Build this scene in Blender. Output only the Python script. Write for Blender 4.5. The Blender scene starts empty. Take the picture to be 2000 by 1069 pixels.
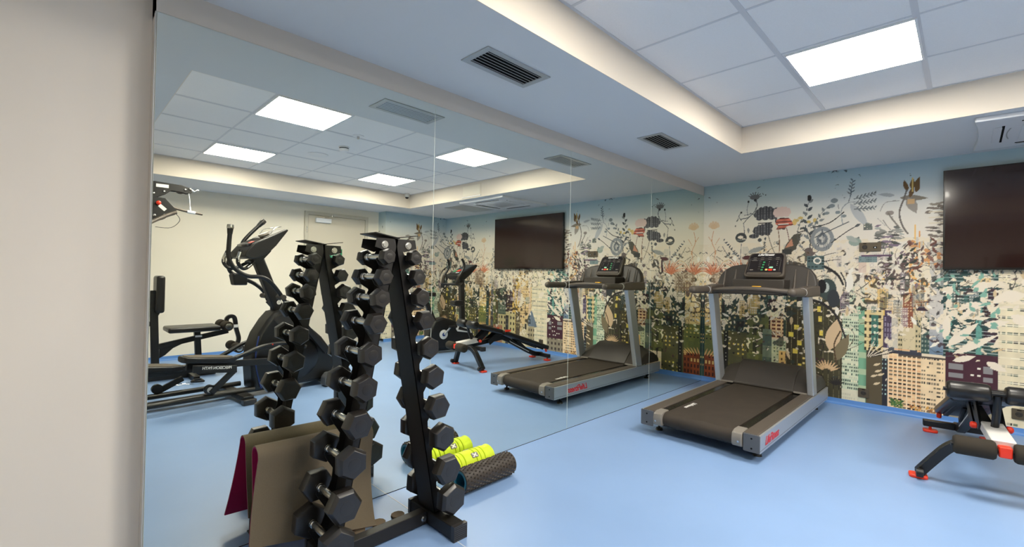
import bpy, bmesh, math, random
import numpy as np
from mathutils import Vector, Matrix
random.seed(7)
SC = bpy.context.scene
COL = SC.collection
PI = math.pi

# ---------------------------------------------------------------- helpers
def lin(v):
    v = v / 255.0
    return v / 12.92 if v <= 0.04045 else ((v + 0.055) / 1.055) ** 2.4
def rgb(r, g, b, k=1.0):
    return (lin(r) * k, lin(g) * k, lin(b) * k, 1.0)

def mat(name, color, rough=0.5, metal=0.0, spec=0.5, noise=0.0, nscale=40.0, bump=0.0, bscale=300.0, coat=0.0, emit=None, estr=0.0):
    m = bpy.data.materials.new(name)
    m.use_nodes = True
    nt = m.node_tree
    b = nt.nodes['Principled BSDF']
    b.inputs['Base Color'].default_value = color
    b.inputs['Roughness'].default_value = rough
    b.inputs['Metallic'].default_value = metal
    b.inputs['Specular IOR Level'].default_value = spec
    b.inputs['Coat Weight'].default_value = coat
    if emit:
        b.inputs['Emission Color'].default_value = emit
        b.inputs['Emission Strength'].default_value = estr
    tc = nt.nodes.new('ShaderNodeTexCoord')
    if noise > 0:
        n = nt.nodes.new('ShaderNodeTexNoise')
        n.inputs['Scale'].default_value = nscale
        n.inputs['Detail'].default_value = 4
        nt.links.new(tc.outputs['Object'], n.inputs['Vector'])
        mp = nt.nodes.new('ShaderNodeMapRange')
        mp.inputs['From Min'].default_value = 0.3
        mp.inputs['From Max'].default_value = 0.7
        mp.inputs['To Min'].default_value = 1 - noise
        mp.inputs['To Max'].default_value = 1 + noise
        nt.links.new(n.outputs['Fac'], mp.inputs['Value'])
        mx = nt.nodes.new('ShaderNodeVectorMath')
        mx.operation = 'SCALE'
        mx.inputs[0].default_value = color[:3]
        nt.links.new(mp.outputs['Result'], mx.inputs['Scale'])
        nt.links.new(mx.outputs['Vector'], b.inputs['Base Color'])
    if bump > 0:
        n2 = nt.nodes.new('ShaderNodeTexNoise')
        n2.inputs['Scale'].default_value = bscale
        n2.inputs['Detail'].default_value = 3
        nt.links.new(tc.outputs['Object'], n2.inputs['Vector'])
        bp = nt.nodes.new('ShaderNodeBump')
        bp.inputs['Strength'].default_value = bump
        bp.inputs['Distance'].default_value = 0.002
        nt.links.new(n2.outputs['Fac'], bp.inputs['Height'])
        nt.links.new(bp.outputs['Normal'], b.inputs['Normal'])
    return m

class MB:
    """collects shapes, then links them as ONE mesh object"""
    def __init__(s):
        s.v = []; s.f = []
    def add(s, vs, fs):
        o = len(s.v)
        s.v += [tuple(p) for p in vs]
        s.f += [tuple(i + o for i in f) for f in fs]
        return s
    def box(s, a, b):
        (x0, y0, z0), (x1, y1, z1) = [min(p, q) for p, q in zip(a, b)], [max(p, q) for p, q in zip(a, b)]
        return s.add([(x0,y0,z0),(x1,y0,z0),(x1,y1,z0),(x0,y1,z0),(x0,y0,z1),(x1,y0,z1),(x1,y1,z1),(x0,y1,z1)],
                     [(0,3,2,1),(4,5,6,7),(0,1,5,4),(1,2,6,5),(2,3,7,6),(3,0,4,7)])
    def cbox(s, c, d):
        return s.box([c[i]-d[i]/2 for i in range(3)], [c[i]+d[i]/2 for i in range(3)])
    def bar(s, p, q, w, h, side=(1,0,0)):
        """rectangular bar from p to q; w is measured along `side`, h across it"""
        p, q = Vector(p), Vector(q)
        t = (q-p).normalized(); sd = Vector(side); sd = (sd - t*sd.dot(t)).normalized(); up = t.cross(sd)
        vs = []
        for e in (p, q):
            for i, j in ((-1,-1),(1,-1),(1,1),(-1,1)):
                vs.append(e + sd*(i*w/2) + up*(j*h/2))
        return s.add(vs, [(0,3,2,1),(4,5,6,7),(0,1,5,4),(1,2,6,5),(2,3,7,6),(3,0,4,7)])
    def sweep(s, pts, prof, side=(1,0,0), cap=True):
        """profile [(a,b)] swept along pts, a along `side`"""
        pts = [Vector(p) for p in pts]; n = len(prof); vs = []; fs = []
        for i, p in enumerate(pts):
            t = (pts[min(i+1,len(pts)-1)] - pts[max(i-1,0)]).normalized()
            sd = Vector(side); sd = (sd - t*sd.dot(t)).normalized(); up = t.cross(sd)
            for a, b in prof: vs.append(p + sd*a + up*b)
        for i in range(len(pts)-1):
            for k in range(n):
                fs.append((i*n+k, i*n+(k+1)%n, (i+1)*n+(k+1)%n, (i+1)*n+k))
        if cap:
            fs.append(tuple(reversed(range(n)))); fs.append(tuple(range((len(pts)-1)*n, len(pts)*n)))
        return s.add(vs, fs)
    def tube(s, pts, r, n=12, smooth=0, cap=True):
        pts = [Vector(p) for p in pts]
        if smooth: pts = spline(pts, smooth)
        rs = r if isinstance(r, (list, tuple)) else [r]*len(pts)
        t0 = (pts[1]-pts[0]).normalized()
        nrm = t0.orthogonal().normalized(); vs = []; fs = []
        for i, p in enumerate(pts):
            t = (pts[min(i+1,len(pts)-1)] - pts[max(i-1,0)]).normalized()
            nrm = (nrm - t*nrm.dot(t)).normalized(); b = t.cross(nrm)
            for k in range(n):
                a = 2*PI*k/n
                vs.append(p + nrm*math.cos(a)*rs[i] + b*math.sin(a)*rs[i])
        for i in range(len(pts)-1):
            for k in range(n):
                fs.append((i*n+k, i*n+(k+1)%n, (i+1)*n+(k+1)%n, (i+1)*n+k))
        if cap:
            fs.append(tuple(reversed(range(n)))); fs.append(tuple(range((len(pts)-1)*n, len(pts)*n)))
        return s.add(vs, fs)
    def cyl(s, p, q, r, n=20, r2=None):
        return s.tube([p, q], [r, r if r2 is None else r2], n)
    def lathe(s, prof, p, axis, n=24, loop=False):
        """prof [(radius, height)] revolved about axis through p"""
        p = Vector(p); ax = Vector(axis).normalized(); e = ax.orthogonal().normalized(); g = ax.cross(e)
        vs = []; fs = []; m = len(prof)
        for r, h in prof:
            for k in range(n):
                a = 2*PI*k/n
                vs.append(p + ax*h + (e*math.cos(a) + g*math.sin(a))*max(r, 1e-5))
        for i in range(m if loop else m-1):
            j = (i+1) % m
            for k in range(n):
                fs.append((i*n+k, i*n+(k+1)%n, j*n+(k+1)%n, j*n+k))
        if not loop:
            fs.append(tuple(reversed(range(n)))); fs.append(tuple(range((m-1)*n, m*n)))
        return s.add(vs, fs)
    def prism(s, poly, fn0, fn1):
        """2-D polygon lifted by two point functions and joined"""
        n = len(poly)
        vs = [fn0(a, b) for a, b in poly] + [fn1(a, b) for a, b in poly]
        fs = [tuple(reversed(range(n))), tuple(range(n, 2*n))] + [(k, (k+1)%n, n+(k+1)%n, n+k) for k in range(n)]
        return s.add(vs, fs)
    def px(s, poly, x0, x1):    # polygon in (y,z) extruded along x
        return s.prism(poly, lambda a, b: (x0, a, b), lambda a, b: (x1, a, b))
    def py(s, poly, y0, y1):    # polygon in (x,z) extruded along y
        return s.prism(poly, lambda a, b: (a, y0, b), lambda a, b: (a, y1, b))
    def pz(s, poly, z0, z1):
        return s.prism(poly, lambda a, b: (a, b, z0), lambda a, b: (a, b, z1))
    def build(s, name, m, parent=None, bevel=0.0, seg=2, smooth=35, xf=None, sub=0):
        me = bpy.data.meshes.new(name)
        me.from_pydata([xf @ Vector(p) for p in s.v] if xf else s.v, [], s.f)
        bm = bmesh.new(); bm.from_mesh(me)
        bmesh.ops.recalc_face_normals(bm, faces=bm.faces)
        bm.to_mesh(me); bm.free()
        me.materials.append(m)
        if smooth:
            me.polygons.foreach_set('use_smooth', [True]*len(me.polygons))
            me.set_sharp_from_angle(angle=math.radians(smooth))
        o = bpy.data.objects.new(name, me); COL.objects.link(o)
        if parent: o.parent = parent
        if bevel > 0:
            b = o.modifiers.new('Bevel', 'BEVEL'); b.width = bevel; b.segments = seg; b.limit_method = 'ANGLE'
            b.angle_limit = math.radians(40); b.harden_normals = False
        if sub:
            u = o.modifiers.new('Sub', 'SUBSURF'); u.levels = sub; u.render_levels = sub
        return o

def spline(pts, k):
    out = []
    n = len(pts)
    for i in range(n-1):
        p0 = pts[max(i-1,0)]; p1 = pts[i]; p2 = pts[i+1]; p3 = pts[min(i+2,n-1)]
        for j in range(k):
            t = j/k
            out.append(0.5*((2*p1) + (p2-p0)*t + (2*p0-5*p1+4*p2-p3)*t*t + (3*p1-p0-3*p2+p3)*t*t*t))
    out.append(pts[-1])
    return out

def rrect(x0, z0, x1, z1, r, n=5):
    o = []
    for cx, cz, a0 in ((x1-r, z0+r, -90), (x1-r, z1-r, 0), (x0+r, z1-r, 90), (x0+r, z0+r, 180)):
        for k in range(n+1):
            a = math.radians(a0 + 90*k/n)
            o.append((cx + r*math.cos(a), cz + r*math.sin(a)))
    return o

def thing(name, label, cat, loc=(0,0,0), rotz=0.0, group=None):
    o = bpy.data.objects.new(name, None); COL.objects.link(o)
    o.empty_display_size = 0.1
    o.location = loc; o.rotation_euler = (0, 0, rotz)
    o['label'] = label; o['category'] = cat
    if group: o['group'] = group
    return o
def tag(o, label, cat, group=None):
    o['label'] = label; o['category'] = cat
    if group: o['group'] = group
    return o
def struct(o, label=None):
    o['kind'] = 'structure'
    if label: o['label'] = label
    return o
def children(o):
    return [c for c in bpy.data.objects if c.parent == o]
def copy_tree(o, parent=None):
    c = o.copy(); COL.objects.link(c)
    if parent: c.parent = parent
    for ch in children(o): copy_tree(ch, c)
    return c

def text(name, body, size, org, adv, up, m, parent, shear=0.0, off=0.0, ext=0.0004, xscale=1.0):
    cu = bpy.data.curves.new(name, 'FONT')
    cu.body = body; cu.size = size; cu.shear = shear; cu.offset = off; cu.extrude = ext; cu.space_character = 0.95
    tmp = bpy.data.objects.new(name + '_tmp', cu); COL.objects.link(tmp)
    dg = bpy.context.evaluated_depsgraph_get()
    me = bpy.data.meshes.new_from_object(tmp.evaluated_get(dg))
    bpy.data.objects.remove(tmp)
    A = Vector(adv).normalized(); U = Vector(up).normalized(); N = A.cross(U)
    M = Matrix(((A.x*xscale, U.x, N.x, org[0]), (A.y*xscale, U.y, N.y, org[1]), (A.z*xscale, U.z, N.z, org[2]), (0,0,0,1)))
    me.transform(M)
    me.materials.clear(); me.materials.append(m)
    o = bpy.data.objects.new(name, me); COL.objects.link(o); o.parent = parent
    return o

# ---------------------------------------------------------------- materials
M_wall   = mat('warm_white_wall_paint', rgb(232,224,207), 0.6, spec=0.3, bump=0.04, bscale=180)
M_lwall  = mat('cream_wall_paint', rgb(240,230,218), 0.5, spec=0.35, bump=0.04, bscale=180)
M_beam   = mat('grey_beige_wall_paint', rgb(205,198,190), 0.6, spec=0.3, bump=0.04, bscale=180)
M_soffit = mat('soffit_paint', rgb(214,216,219), 0.7, spec=0.2, bump=0.03, bscale=150)
M_cove   = mat('cove_paint', rgb(224,214,200), 0.65, spec=0.25, bump=0.03, bscale=150)
M_tile   = mat('mineral_ceiling_tile', rgb(238,237,237), 0.9, spec=0.1, noise=0.02, nscale=200, bump=0.15, bscale=500)
M_tbar   = mat('ceiling_grid_metal', rgb(210,211,215), 0.5, spec=0.4)
M_floor  = mat('blue_vinyl_floor', rgb(130,160,203), 0.40, spec=0.75, noise=0.035, nscale=2.2, bump=0.02, bscale=90)
M_skirt  = mat('blue_vinyl_skirting', rgb(92,140,204), 0.4, spec=0.5)
M_seam   = mat('vinyl_weld_seam', rgb(196,204,212), 0.4)
M_mirror = mat('mirror_silvering', (0.87,0.885,0.81,1), 0.0, metal=1.0)
M_medge  = mat('mirror_glass_edge', rgb(214,220,208), 0.2, spec=0.6)
M_lamp   = mat('lit_led_diffuser', (1,1,1,1), 0.5, emit=(1.0,0.94,0.825,1), estr=15.0)
M_white  = mat('white_plastic', rgb(226,228,232), 0.35, spec=0.5)
M_grey   = mat('grey_metal_paint', rgb(124,118,110), 0.45, spec=0.5)
M_vent   = mat('vent_metal', rgb(176,180,182), 0.4, metal=0.3)
M_dark   = mat('dark_void', rgb(24,24,25), 0.9, spec=0.1)
M_door   = mat('beige_door_laminate', rgb(205,196,178), 0.5, spec=0.4, noise=0.012, nscale=3)
M_dframe = mat('door_frame_paint', rgb(196,189,172), 0.45, spec=0.4)
M_green  = mat('exit_sign_green', rgb(10,140,95), 0.4)
M_black  = mat('black_powder_coat', rgb(17,16,16), 0.40, spec=0.5, bump=0.06, bscale=700)
M_rack   = mat('matt_black_rack_paint', rgb(25,22,20), 0.48, spec=0.45, bump=0.05, bscale=600)
M_rubber = mat('black_hex_rubber', rgb(31,27,24), 0.36, spec=0.7, bump=0.05, bscale=500)
M_chrome = mat('brushed_chrome', rgb(214,212,206), 0.22, metal=1.0)
M_steel  = mat('zinc_bolt', rgb(205,205,203), 0.25, metal=1.0)
M_pad    = mat('black_vinyl_upholstery', rgb(25,23,22), 0.34, spec=0.5, bump=0.12, bscale=160)
M_foam   = mat('dark_olive_foam', rgb(52,47,40), 0.85, spec=0.2, bump=0.2, bscale=350)
M_orange = mat('orange_red_plastic', rgb(226,54,26), 0.4, spec=0.5)
M_red    = mat('red_print', rgb(205,40,48), 0.5)
M_wprint = mat('white_print', rgb(226,224,220), 0.5)
M_mat    = mat('olive_brown_yoga_mat', rgb(112,101,84), 0.8, spec=0.2, noise=0.05, nscale=260, bump=0.25, bscale=420)
M_mag    = mat('magenta_yoga_mat', rgb(150,18,74), 0.7, spec=0.25, bump=0.1, bscale=420)
M_jig    = mat('taupe_foam_strip', rgb(112,98,80), 0.8, spec=0.2, bump=0.2, bscale=300)
M_lime   = mat('lime_eva_foam', rgb(206,226,44), 0.55, spec=0.35, bump=0.1, bscale=400)
M_troll  = mat('black_textured_foam', rgb(58,50,43), 0.5, spec=0.45)
M_teal   = mat('teal_roller_core', rgb(30,110,130), 0.4)
M_silver = mat('silver_extrusion', rgb(178,182,186), 0.34, metal=0.55)
M_tgrey  = mat('warm_dark_grey_plastic', rgb(82,74,66), 0.5, spec=0.4, bump=0.08, bscale=420)
M_tdark  = mat('charcoal_plastic', rgb(58,53,48), 0.5, spec=0.45, bump=0.06, bscale=420)
M_cap    = mat('grey_end_cap_plastic', rgb(84,86,90), 0.42, spec=0.45)
M_belt   = mat('running_belt', rgb(58,51,44), 0.7, spec=0.25, noise=0.10, nscale=9, bump=0.25, bscale=300)
M_screen = mat('console_glass', rgb(30,22,20), 0.15, spec=0.6, coat=0.5)
M_tv     = mat('tv_glass', rgb(40,20,16), 0.13, spec=0.5, coat=0.2)
M_gloss  = mat('gloss_black_plastic', rgb(18,17,17), 0.22, spec=0.5)
M_btng   = mat('green_button', rgb(60,150,95), 0.4)
M_btnw   = mat('mint_button', rgb(170,235,200), 0.4)
M_btny   = mat('yellow_button', rgb(240,205,120), 0.4)
M_yel    = mat('yellow_plastic', rgb(238,180,30), 0.4)
M_lgrey  = mat('pale_grey_plastic', rgb(196,196,194), 0.4, spec=0.5)
M_wpaint = mat('pale_grey_frame_paint', rgb(205,203,200), 0.38, spec=0.5)
M_blue   = mat('blue_trim', rgb(26,48,110), 0.4)
M_sock   = mat('bronze_socket_plate', rgb(92,82,66), 0.4, metal=0.35)
M_socki  = mat('socket_insert', rgb(50,45,40), 0.45)
M_sole   = mat('pedal_rubber', rgb(92,84,72), 0.6, spec=0.35, bump=0.3, bscale=200)
EXPO = 1.6
# ---------------------------------------------------------------- room shell (metres: mirror wall x=0, mural wall y=0, floor z=0)
W, YN, ZS, ZC = 5.33, -6.5, 2.317, 2.548
RX0, RX1, RY0, RY1 = 0.825, 4.44, -4.976, -1.245
MT, MY = 2.2075, -5.237
CX, CY = 5.08, -1.33            # boxed-out corner beside the door
SK = 0.055

o = MB().box((-0.3,YN-0.1,-0.1),(W+0.1,0.1,0)).build('floor', M_floor); struct(o)
o = MB().box((-0.1,MY,0),(-0.006,0,ZS)).box((-0.1,MY,MT+0.002),(0,0,ZS)).build('wall_left', M_beam); struct(o)
o = MB().box((-0.2,YN-0.1,0),(-0.1,0.1,ZS)).build('wall_left_near', M_lwall); struct(o)
o = MB().box((W,YN-0.1,0),(W+0.1,0.1,ZS)).build('wall_right', M_wall); struct(o)
o = MB().box((-0.1,YN-0.1,0),(W,YN,ZS)).build('wall_front', M_wall); struct(o)
# lowered perimeter ceiling with the raised field in its middle
b = MB()
b.box((-0.2,YN-0.1,ZS),(RX0,0.1,ZC)).box((RX1,YN-0.1,ZS),(W+0.1,0.1,ZC)).box((RX0,RY1,ZS),(RX1,0.1,ZC)).box((RX0,YN-0.1,ZS),(RX1,RY0,ZC))
struct(b.build('ceiling', M_soffit))
e = 0.004
b = MB()
b.box((RX0,RY0,ZS),(RX0+e,RY1,ZC)).box((RX1-e,RY0,ZS),(RX1,RY1,ZC)).box((RX0+e,RY1-e,ZS),(RX1-e,RY1,ZC)).box((RX0+e,RY0,ZS),(RX1-e,RY0+e,ZC))
struct(b.build('trim_1', M_cove))
struct(MB().box((RX0-0.1,RY0-0.1,ZC),(RX1+0.1,RY1+0.1,ZC+0.05)).build('ceiling_tiles', M_tile))
TX = [1.44 + 0.615*k for k in range(0, 5)]
TY = [-1.865 - 0.615*k for k in range(0, 6)]
b = MB()
for x in TX: b.box((x-0.014,RY0,ZC-0.003),(x+0.014,RY1,ZC+0.002))
for y in TY: b.box((RX0,y-0.008,ZC-0.002),(RX1,y+0.008,ZC+0.002))
b.box((RX0,RY0,ZC-0.004),(RX0+0.02,RY1,ZC)).box((RX1-0.02,RY0,ZC-0.004),(RX1,RY1,ZC)).box((RX0,RY1-0.02,ZC-0.004),(RX1,RY1,ZC)).box((RX0,RY0,ZC-0.004),(RX1,RY0+0.02,ZC))
struct(b.build('trim_2', M_tbar))
def skirting(name, p, q, nrm):
    P = Vector(p); Q = Vector(q); N = Vector(nrm)
    prof = [(0,0),(0.03,0),(0.014,0.004),(0.006,0.012),(0.004,0.022),(0.004,SK),(0,SK)]
    n = len(prof); vs = []
    for E_ in (P, Q):
        for a, h in prof: vs.append(E_ + N*a + Vector((0,0,h)))
    b = MB().add(vs, [tuple(range(n)), tuple(range(n,2*n))] + [(k,(k+1)%n,n+(k+1)%n,n+k) for k in range(n)])
    struct(b.build(name, M_skirt))
skirting('baseboard_back', (0.0,0,0), (CX,0,0), (0,-1,0))
skirting('baseboard_corner', (CX,0,0), (CX,CY,0), (-1,0,0))
skirting('baseboard_right', (W,CY,0), (W,-1.49,0), (-1,0,0))
skirting('baseboard_right', (W,-2.69,0), (W,YN,0), (-1,0,0))
struct(MB().box((0.0,-4.192,0),(1.6,-4.187,0.0006)).build('trim_3', M_seam))
struct(MB().box((-0.006,MY,0),(0.0006,-0.001,0.003)).build('trim_5', M_dark))
struct(MB().box((-0.02,MY-0.0035,0),(0.002,MY,MT)).build('trim_4', M_lgrey, bevel=0.001))

# ---------------------------------------------------------------- mural (printed wallpaper, repeat 3.83 m)
PS, PER = 0.005, 3.83
MW, MH = int(PER/PS), int((ZS-SK)/PS)+2
A = np.zeros((MH, MW, 3), np.float32)
rng = np.random.RandomState(11)
def C(r, g, b): return np.array([lin(r), lin(g), lin(b)], np.float32)
zz = (np.arange(MH)*PS + SK)
def ramp(z, stops):
    zs = [s[0] for s in stops]
    return np.stack([np.interp(z, zs, [s[1][k] for s in stops]) for k in range(3)], -1)
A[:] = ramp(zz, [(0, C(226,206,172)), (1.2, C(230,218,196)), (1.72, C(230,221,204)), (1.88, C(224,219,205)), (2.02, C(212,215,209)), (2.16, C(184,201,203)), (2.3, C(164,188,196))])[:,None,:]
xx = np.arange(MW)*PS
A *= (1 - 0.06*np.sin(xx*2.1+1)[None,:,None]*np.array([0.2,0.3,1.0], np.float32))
def idx(x, z): return x/PS, (z-SK)/PS
def region(x0, x1, z0, z1):
    i0, j0 = idx(x0, z0); i1, j1 = idx(x1, z1)
    return int(round(i0)), int(round(i1)), max(0, int(round(j0))), min(MH, int(round(j1)))
def put(mask, j0, j1, cols, col, al=1.0):
    """blend colour `col` (or per-pixel array) where mask; columns wrap round the repeat"""
    blk = A[j0:j1][:, cols]
    m = (mask*al)[..., None]
    A[j0:j1, cols] = blk*(1-m) + col*m
def grid(x0, x1, z0, z1):
    i0, i1, j0, j1 = region(x0, x1, z0, z1)
    if i1 <= i0 or j1 <= j0: return None
    ii = np.arange(i0, i1); jj = np.arange(j0, j1)
    X, Z = np.meshgrid((ii+0.5)*PS, (jj+0.5)*PS+SK)
    return X, Z, ii % MW, j0, j1
def poly(pts, col, al=1.0):
    pts = np.array(pts); g = grid(pts[:,0].min()-PS, pts[:,0].max()+PS, pts[:,1].min()-PS, pts[:,1].max()+PS)
    if g is None: return
    X, Z, cols, j0, j1 = g
    ins = np.zeros(X.shape, bool); n = len(pts)
    for a in range(n):
        x1, y1 = pts[a]; x2, y2 = pts[(a+1) % n]
        if y1 == y2: continue
        ins ^= ((y1 > Z) != (y2 > Z)) & (X < (x2-x1)*(Z-y1)/(y2-y1)+x1)
    put(ins.astype(np.float32), j0, j1, cols, col(X, Z) if callable(col) else col, al)
def ell(x, z, a, b, col, al=1.0, rot=0.0):
    r = max(a, b); g = grid(x-r, x+r, z-r, z+r)
    if g is None: return
    X, Z, cols, j0, j1 = g
    c, s = math.cos(rot), math.sin(rot); U = (X-x)*c+(Z-z)*s; V = -(X-x)*s+(Z-z)*c
    put(((U/a)**2+(V/b)**2 < 1).astype(np.float32), j0, j1, cols, col(X, Z) if callable(col) else col, al)
def stroke(pts, w, col, al=1.0, w1=None):
    P = spline([Vector((p[0], p[1], 0)) for p in pts], 6) if len(pts) > 2 else [Vector((p[0],p[1],0)) for p in pts]
    n = len(P)
    for k in range(n-1):
        ww = w + ((w1 if w1 is not None else w)-w)*k/max(1, n-1)
        a, b = P[k], P[k+1]; d = b-a
        if d.length < 1e-6: continue
        nn = Vector((-d.y, d.x, 0)).normalized()*ww/2; ex = d.normalized()*ww*0.3
        poly([(a-ex+nn)[:2], (b+ex+nn)[:2], (b+ex-nn)[:2], (a-ex-nn)[:2]], col, al)
def leaf(x, z, L, w, ang, col, al=1.0):
    c, s = math.cos(ang), math.sin(ang); pts = []
    for t in np.linspace(0, 1, 7): pts.append((t*L, math.sin(PI*t**0.8)*w/2))
    for t in np.linspace(1, 0, 7)[1:-1]: pts.append((t*L, -math.sin(PI*t**0.8)*w/2))
    poly([(x+u*c-v*s, z+u*s+v*c) for u, v in pts], col, al)
def wingrid(base, win, px, pz, fx=0.6, fz=0.55, x0=0.0, z0=0.0, var=0.25, miss=0.15, alt=None):
    """returns a colour function: a facade of `base` with a grid of windows"""
    sd = rng.randint(1 << 30)
    def f(X, Z):
        u = (X-x0)/px; v = (Z-z0)/pz
        iu = np.floor(u).astype(int); iv = np.floor(v).astype(int)
        h = ((iu*73856093 ^ iv*19349663 ^ sd) & 1023)/1023.0
        h2 = ((iu*83492791 ^ iv*2654435 ^ (sd >> 3)) & 1023)/1023.0
        w = ((u-iu) < fx) & ((v-iv) < fz) & (h > miss)
        bc = base*(1+0.05*np.sin(X*61+sd)+0.04*np.sin(Z*47))[..., None]
        wc = win*(1+var*(h2*2-1))[..., None]
        if alt is not None: wc = np.where((h2 > 0.8)[..., None], alt, wc)
        return np.where(w[..., None], wc, bc).astype(np.float32)
    return f
def hstripe(base, line, p, f, x0=0):
    def g(X, Z):
        v = Z/p; m = (v-np.floor(v)) < f
        b = base*(1+0.25*np.sin(X*23+x0)*np.sin(X*57))[..., None]
        return np.where(m[..., None], line, b).astype(np.float32)
    return g
def rect(x0, x1, z0, z1, col, al=1.0):
    g = grid(x0, x1, z0, z1)
    if g is None: return
    X, Z, cols, j0, j1 = g
    put(np.ones(X.shape, np.float32), j0, j1, cols, col(X, Z) if callable(col) else col, al)
def fade(x0, x1, z0, z1, col, zf):
    """a building that dissolves upwards into the sky of the print from zf to z1"""
    g = grid(x0, x1, z0, z1)
    X, Z, cols, j0, j1 = g
    n = 0.5+0.25*np.sin(X*90+Z*31)+0.25*np.sin(X*37-Z*83)
    m = np.clip((z1-Z)/(z1-zf), 0, 1); m = np.clip(m*1.6-n*0.6, 0, 1)
    put(m.astype(np.float32), j0, j1, cols, col(X, Z) if callable(col) else col)

K = dict(ink=C(48,46,46), slate=C(86,90,92), mid=C(128,132,132), pale=C(190,188,182), cream=C(232,220,198), plum=C(70,46,56), teal=C(72,112,106), dteal=C(44,70,70),
         gold=C(226,190,116), ochre=C(188,150,88), rust=C(150,72,44), coral=C(208,128,92), olive=C(92,86,58), moss=C(112,118,72), brown=C(84,66,48), night=C(38,36,38), lilac=C(160,140,150), white=C(240,234,220), yel=C(232,208,96))
# distant soft colour masses
for _ in range(170):
    x = rng.uniform(0, PER); z = rng.uniform(0.75, 1.5)
    k = ['pale','mid','teal','gold','lilac','moss','slate','ochre'][rng.randint(8)]
    w = rng.uniform(0.03, 0.13); h = rng.uniform(0.06, 0.3)
    rect(x, x+w, z-h/2, z+h/2, wingrid(K[k], K['ink'] if rng.rand() < .6 else K['white'], rng.uniform(.016,.03), rng.uniform(.02,.035), miss=.45), al=0.25+0.45*max(0, 1.35-z))
# left block, by the mirror
fade(0.0, 0.25, 0.60, 1.42, wingrid(C(222,196,142), C(120,96,60), .034, .05, .3, .3, miss=.5), 1.0)
for k in range(9): stroke([(0.0,1.33-.035*k),(0.03+.020*k,1.16-.045*k)], .006, C(244,226,180))
rect(0.0, 0.25, 0.30, 0.66, wingrid(C(110,116,68), C(200,180,96), .045, .05, .45, .35, miss=.5, alt=K['night']))
rect(0.02, 0.25, SK, 0.32, wingrid(C(128,64,38), C(56,30,26), .04, .07, .55, .6, alt=K['gold']))
rect(0.0, 0.03, SK, 0.34, C(60,40,34))
for k in range(7): leaf(0.03+.03*k, 0.30, 0.10, 0.018, 1.2-.12*k, C(226,180,120))
rect(0.23, 0.52, SK, 0.80, wingrid(C(86,84,56), C(216,192,96), .05, .052, .42, .38, miss=.55, alt=K['night']))
rect(0.25, 0.30, SK, 0.78, wingrid(C(36,36,34), C(220,214,190), .03, .04, .4, .3, miss=.4))
fade(0.22, 1.10, 0.62, 1.30, wingrid(C(58,70,62), C(206,182,128), .06, .055, .34, .4, miss=.45, alt=K['plum']), 1.08)
rect(0.50, 0.735, 0.28, 0.84, wingrid(C(98,102,62), C(60,62,44), .08, .2, .5, .6, miss=.3))
rect(0.53, 0.70, 0.84, 1.02, wingrid(C(52,66,62), C(120,140,126), .022, .03, .6, .5))
rect(0.72, 0.79, 0.66, 1.04, C(52,36,40)); rect(0.735, 0.86, 0.59, 0.86, wingrid(C(222,190,146), C(100,48,38), .05, .04, .72, .55, miss=.05))
rect(0.66, 0.75, 0.28, 0.68, hstripe(C(112,124,104), C(80,96,88), .25, .5))
rect(0.75, 0.885, SK, 0.57, wingrid(C(190,196,160), C(104,120,96), .032, .034, .5, .5)); rect(0.82, 0.885, SK, 0.46, wingrid(C(224,186,116), C(90,66,44), .04, .06, .4, .4))
rect(0.885, 1.04, SK, 0.94, wingrid(C(66,60,44), C(150,140,104), .052, .05, .12, .9, miss=0, alt=C(150,140,104)))
for x, z in ((.91,.62),(.96,.70),(.95,.45),(1.0,.30),(.99,.54)): rect(x, x+.045, z, z+.05, K['yel'])
rect(1.03, 1.14, SK, 1.0, wingrid(C(84,78,54), C(206,188,120), .04, .05, .4, .35, miss=.6))
fade(1.12, 1.385, SK, 1.22, wingrid(C(72,68,50), C(128,124,92), .045, .048, .1, .85, miss=0, alt=K['night']), 0.98)
for x, z in ((1.16,.90),(1.17,.80),(1.16,1.0),(1.18,.66),(1.17,.98)): rect(x, x+.035, z, z+.055, K['yel'] if z < .95 else K['white'])
# green glass tower and the green strip beside it
fade(1.375, 1.51, SK, 1.26, wingrid(C(204,214,186), C(74,96,84), .0165, .0335, .62, .55, miss=.12, alt=C(236,230,200)), 1.05)
for k in range(7): rect(1.375, 1.51, .12+.145*k, .155+.145*k, C(222,224,196), .75)
fade(1.507, 1.566, SK, 1.22, hstripe(C(120,168,138), C(176,196,160), .16, .35), 1.0)
rect(1.375, 1.56, SK, 0.16, C(222,214,188), .8)
# slate block with leaf cut-outs
rect(1.567, 1.686, SK, 0.56, C(92,82,62)); rect(1.684, 1.732, SK, 0.50, wingrid(C(48,48,56), C(170,196,190), .024, .04, .5, .4, miss=.5))
rect(1.552, 1.696, 0.56, 0.945, wingrid(C(226,204,150), C(62,56,44), .036, .062, .5, .5, miss=.05)); rect(1.60, 1.655, 0.60, 0.90, wingrid(C(70,116,104), C(200,214,190), .03, .06, .5, .4))
rect(1.69, 1.75, 0.60, 0.95, wingrid(C(84,70,92), C(150,140,160), .02, .05, .4, .7))
rect(1.75, 1.80, 0.56, 0.88, C(206,198,182))
rect(1.797, 1.955, 0.56, 0.92, C(216,200,162)); rect(1.80, 1.83, 0.58, 0.90, wingrid(C(206,190,150), C(70,66,54), .015, .045, .6, .45)); rect(1.915, 1.955, 0.58, 0.90, wingrid(C(206,190,150), C(60,70,60), .02, .045, .6, .45))
rect(1.955, 2.01, 0.58, 0.90, wingrid(C(62,88,84), C(150,160,146), .02, .04, .5, .5))
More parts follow.
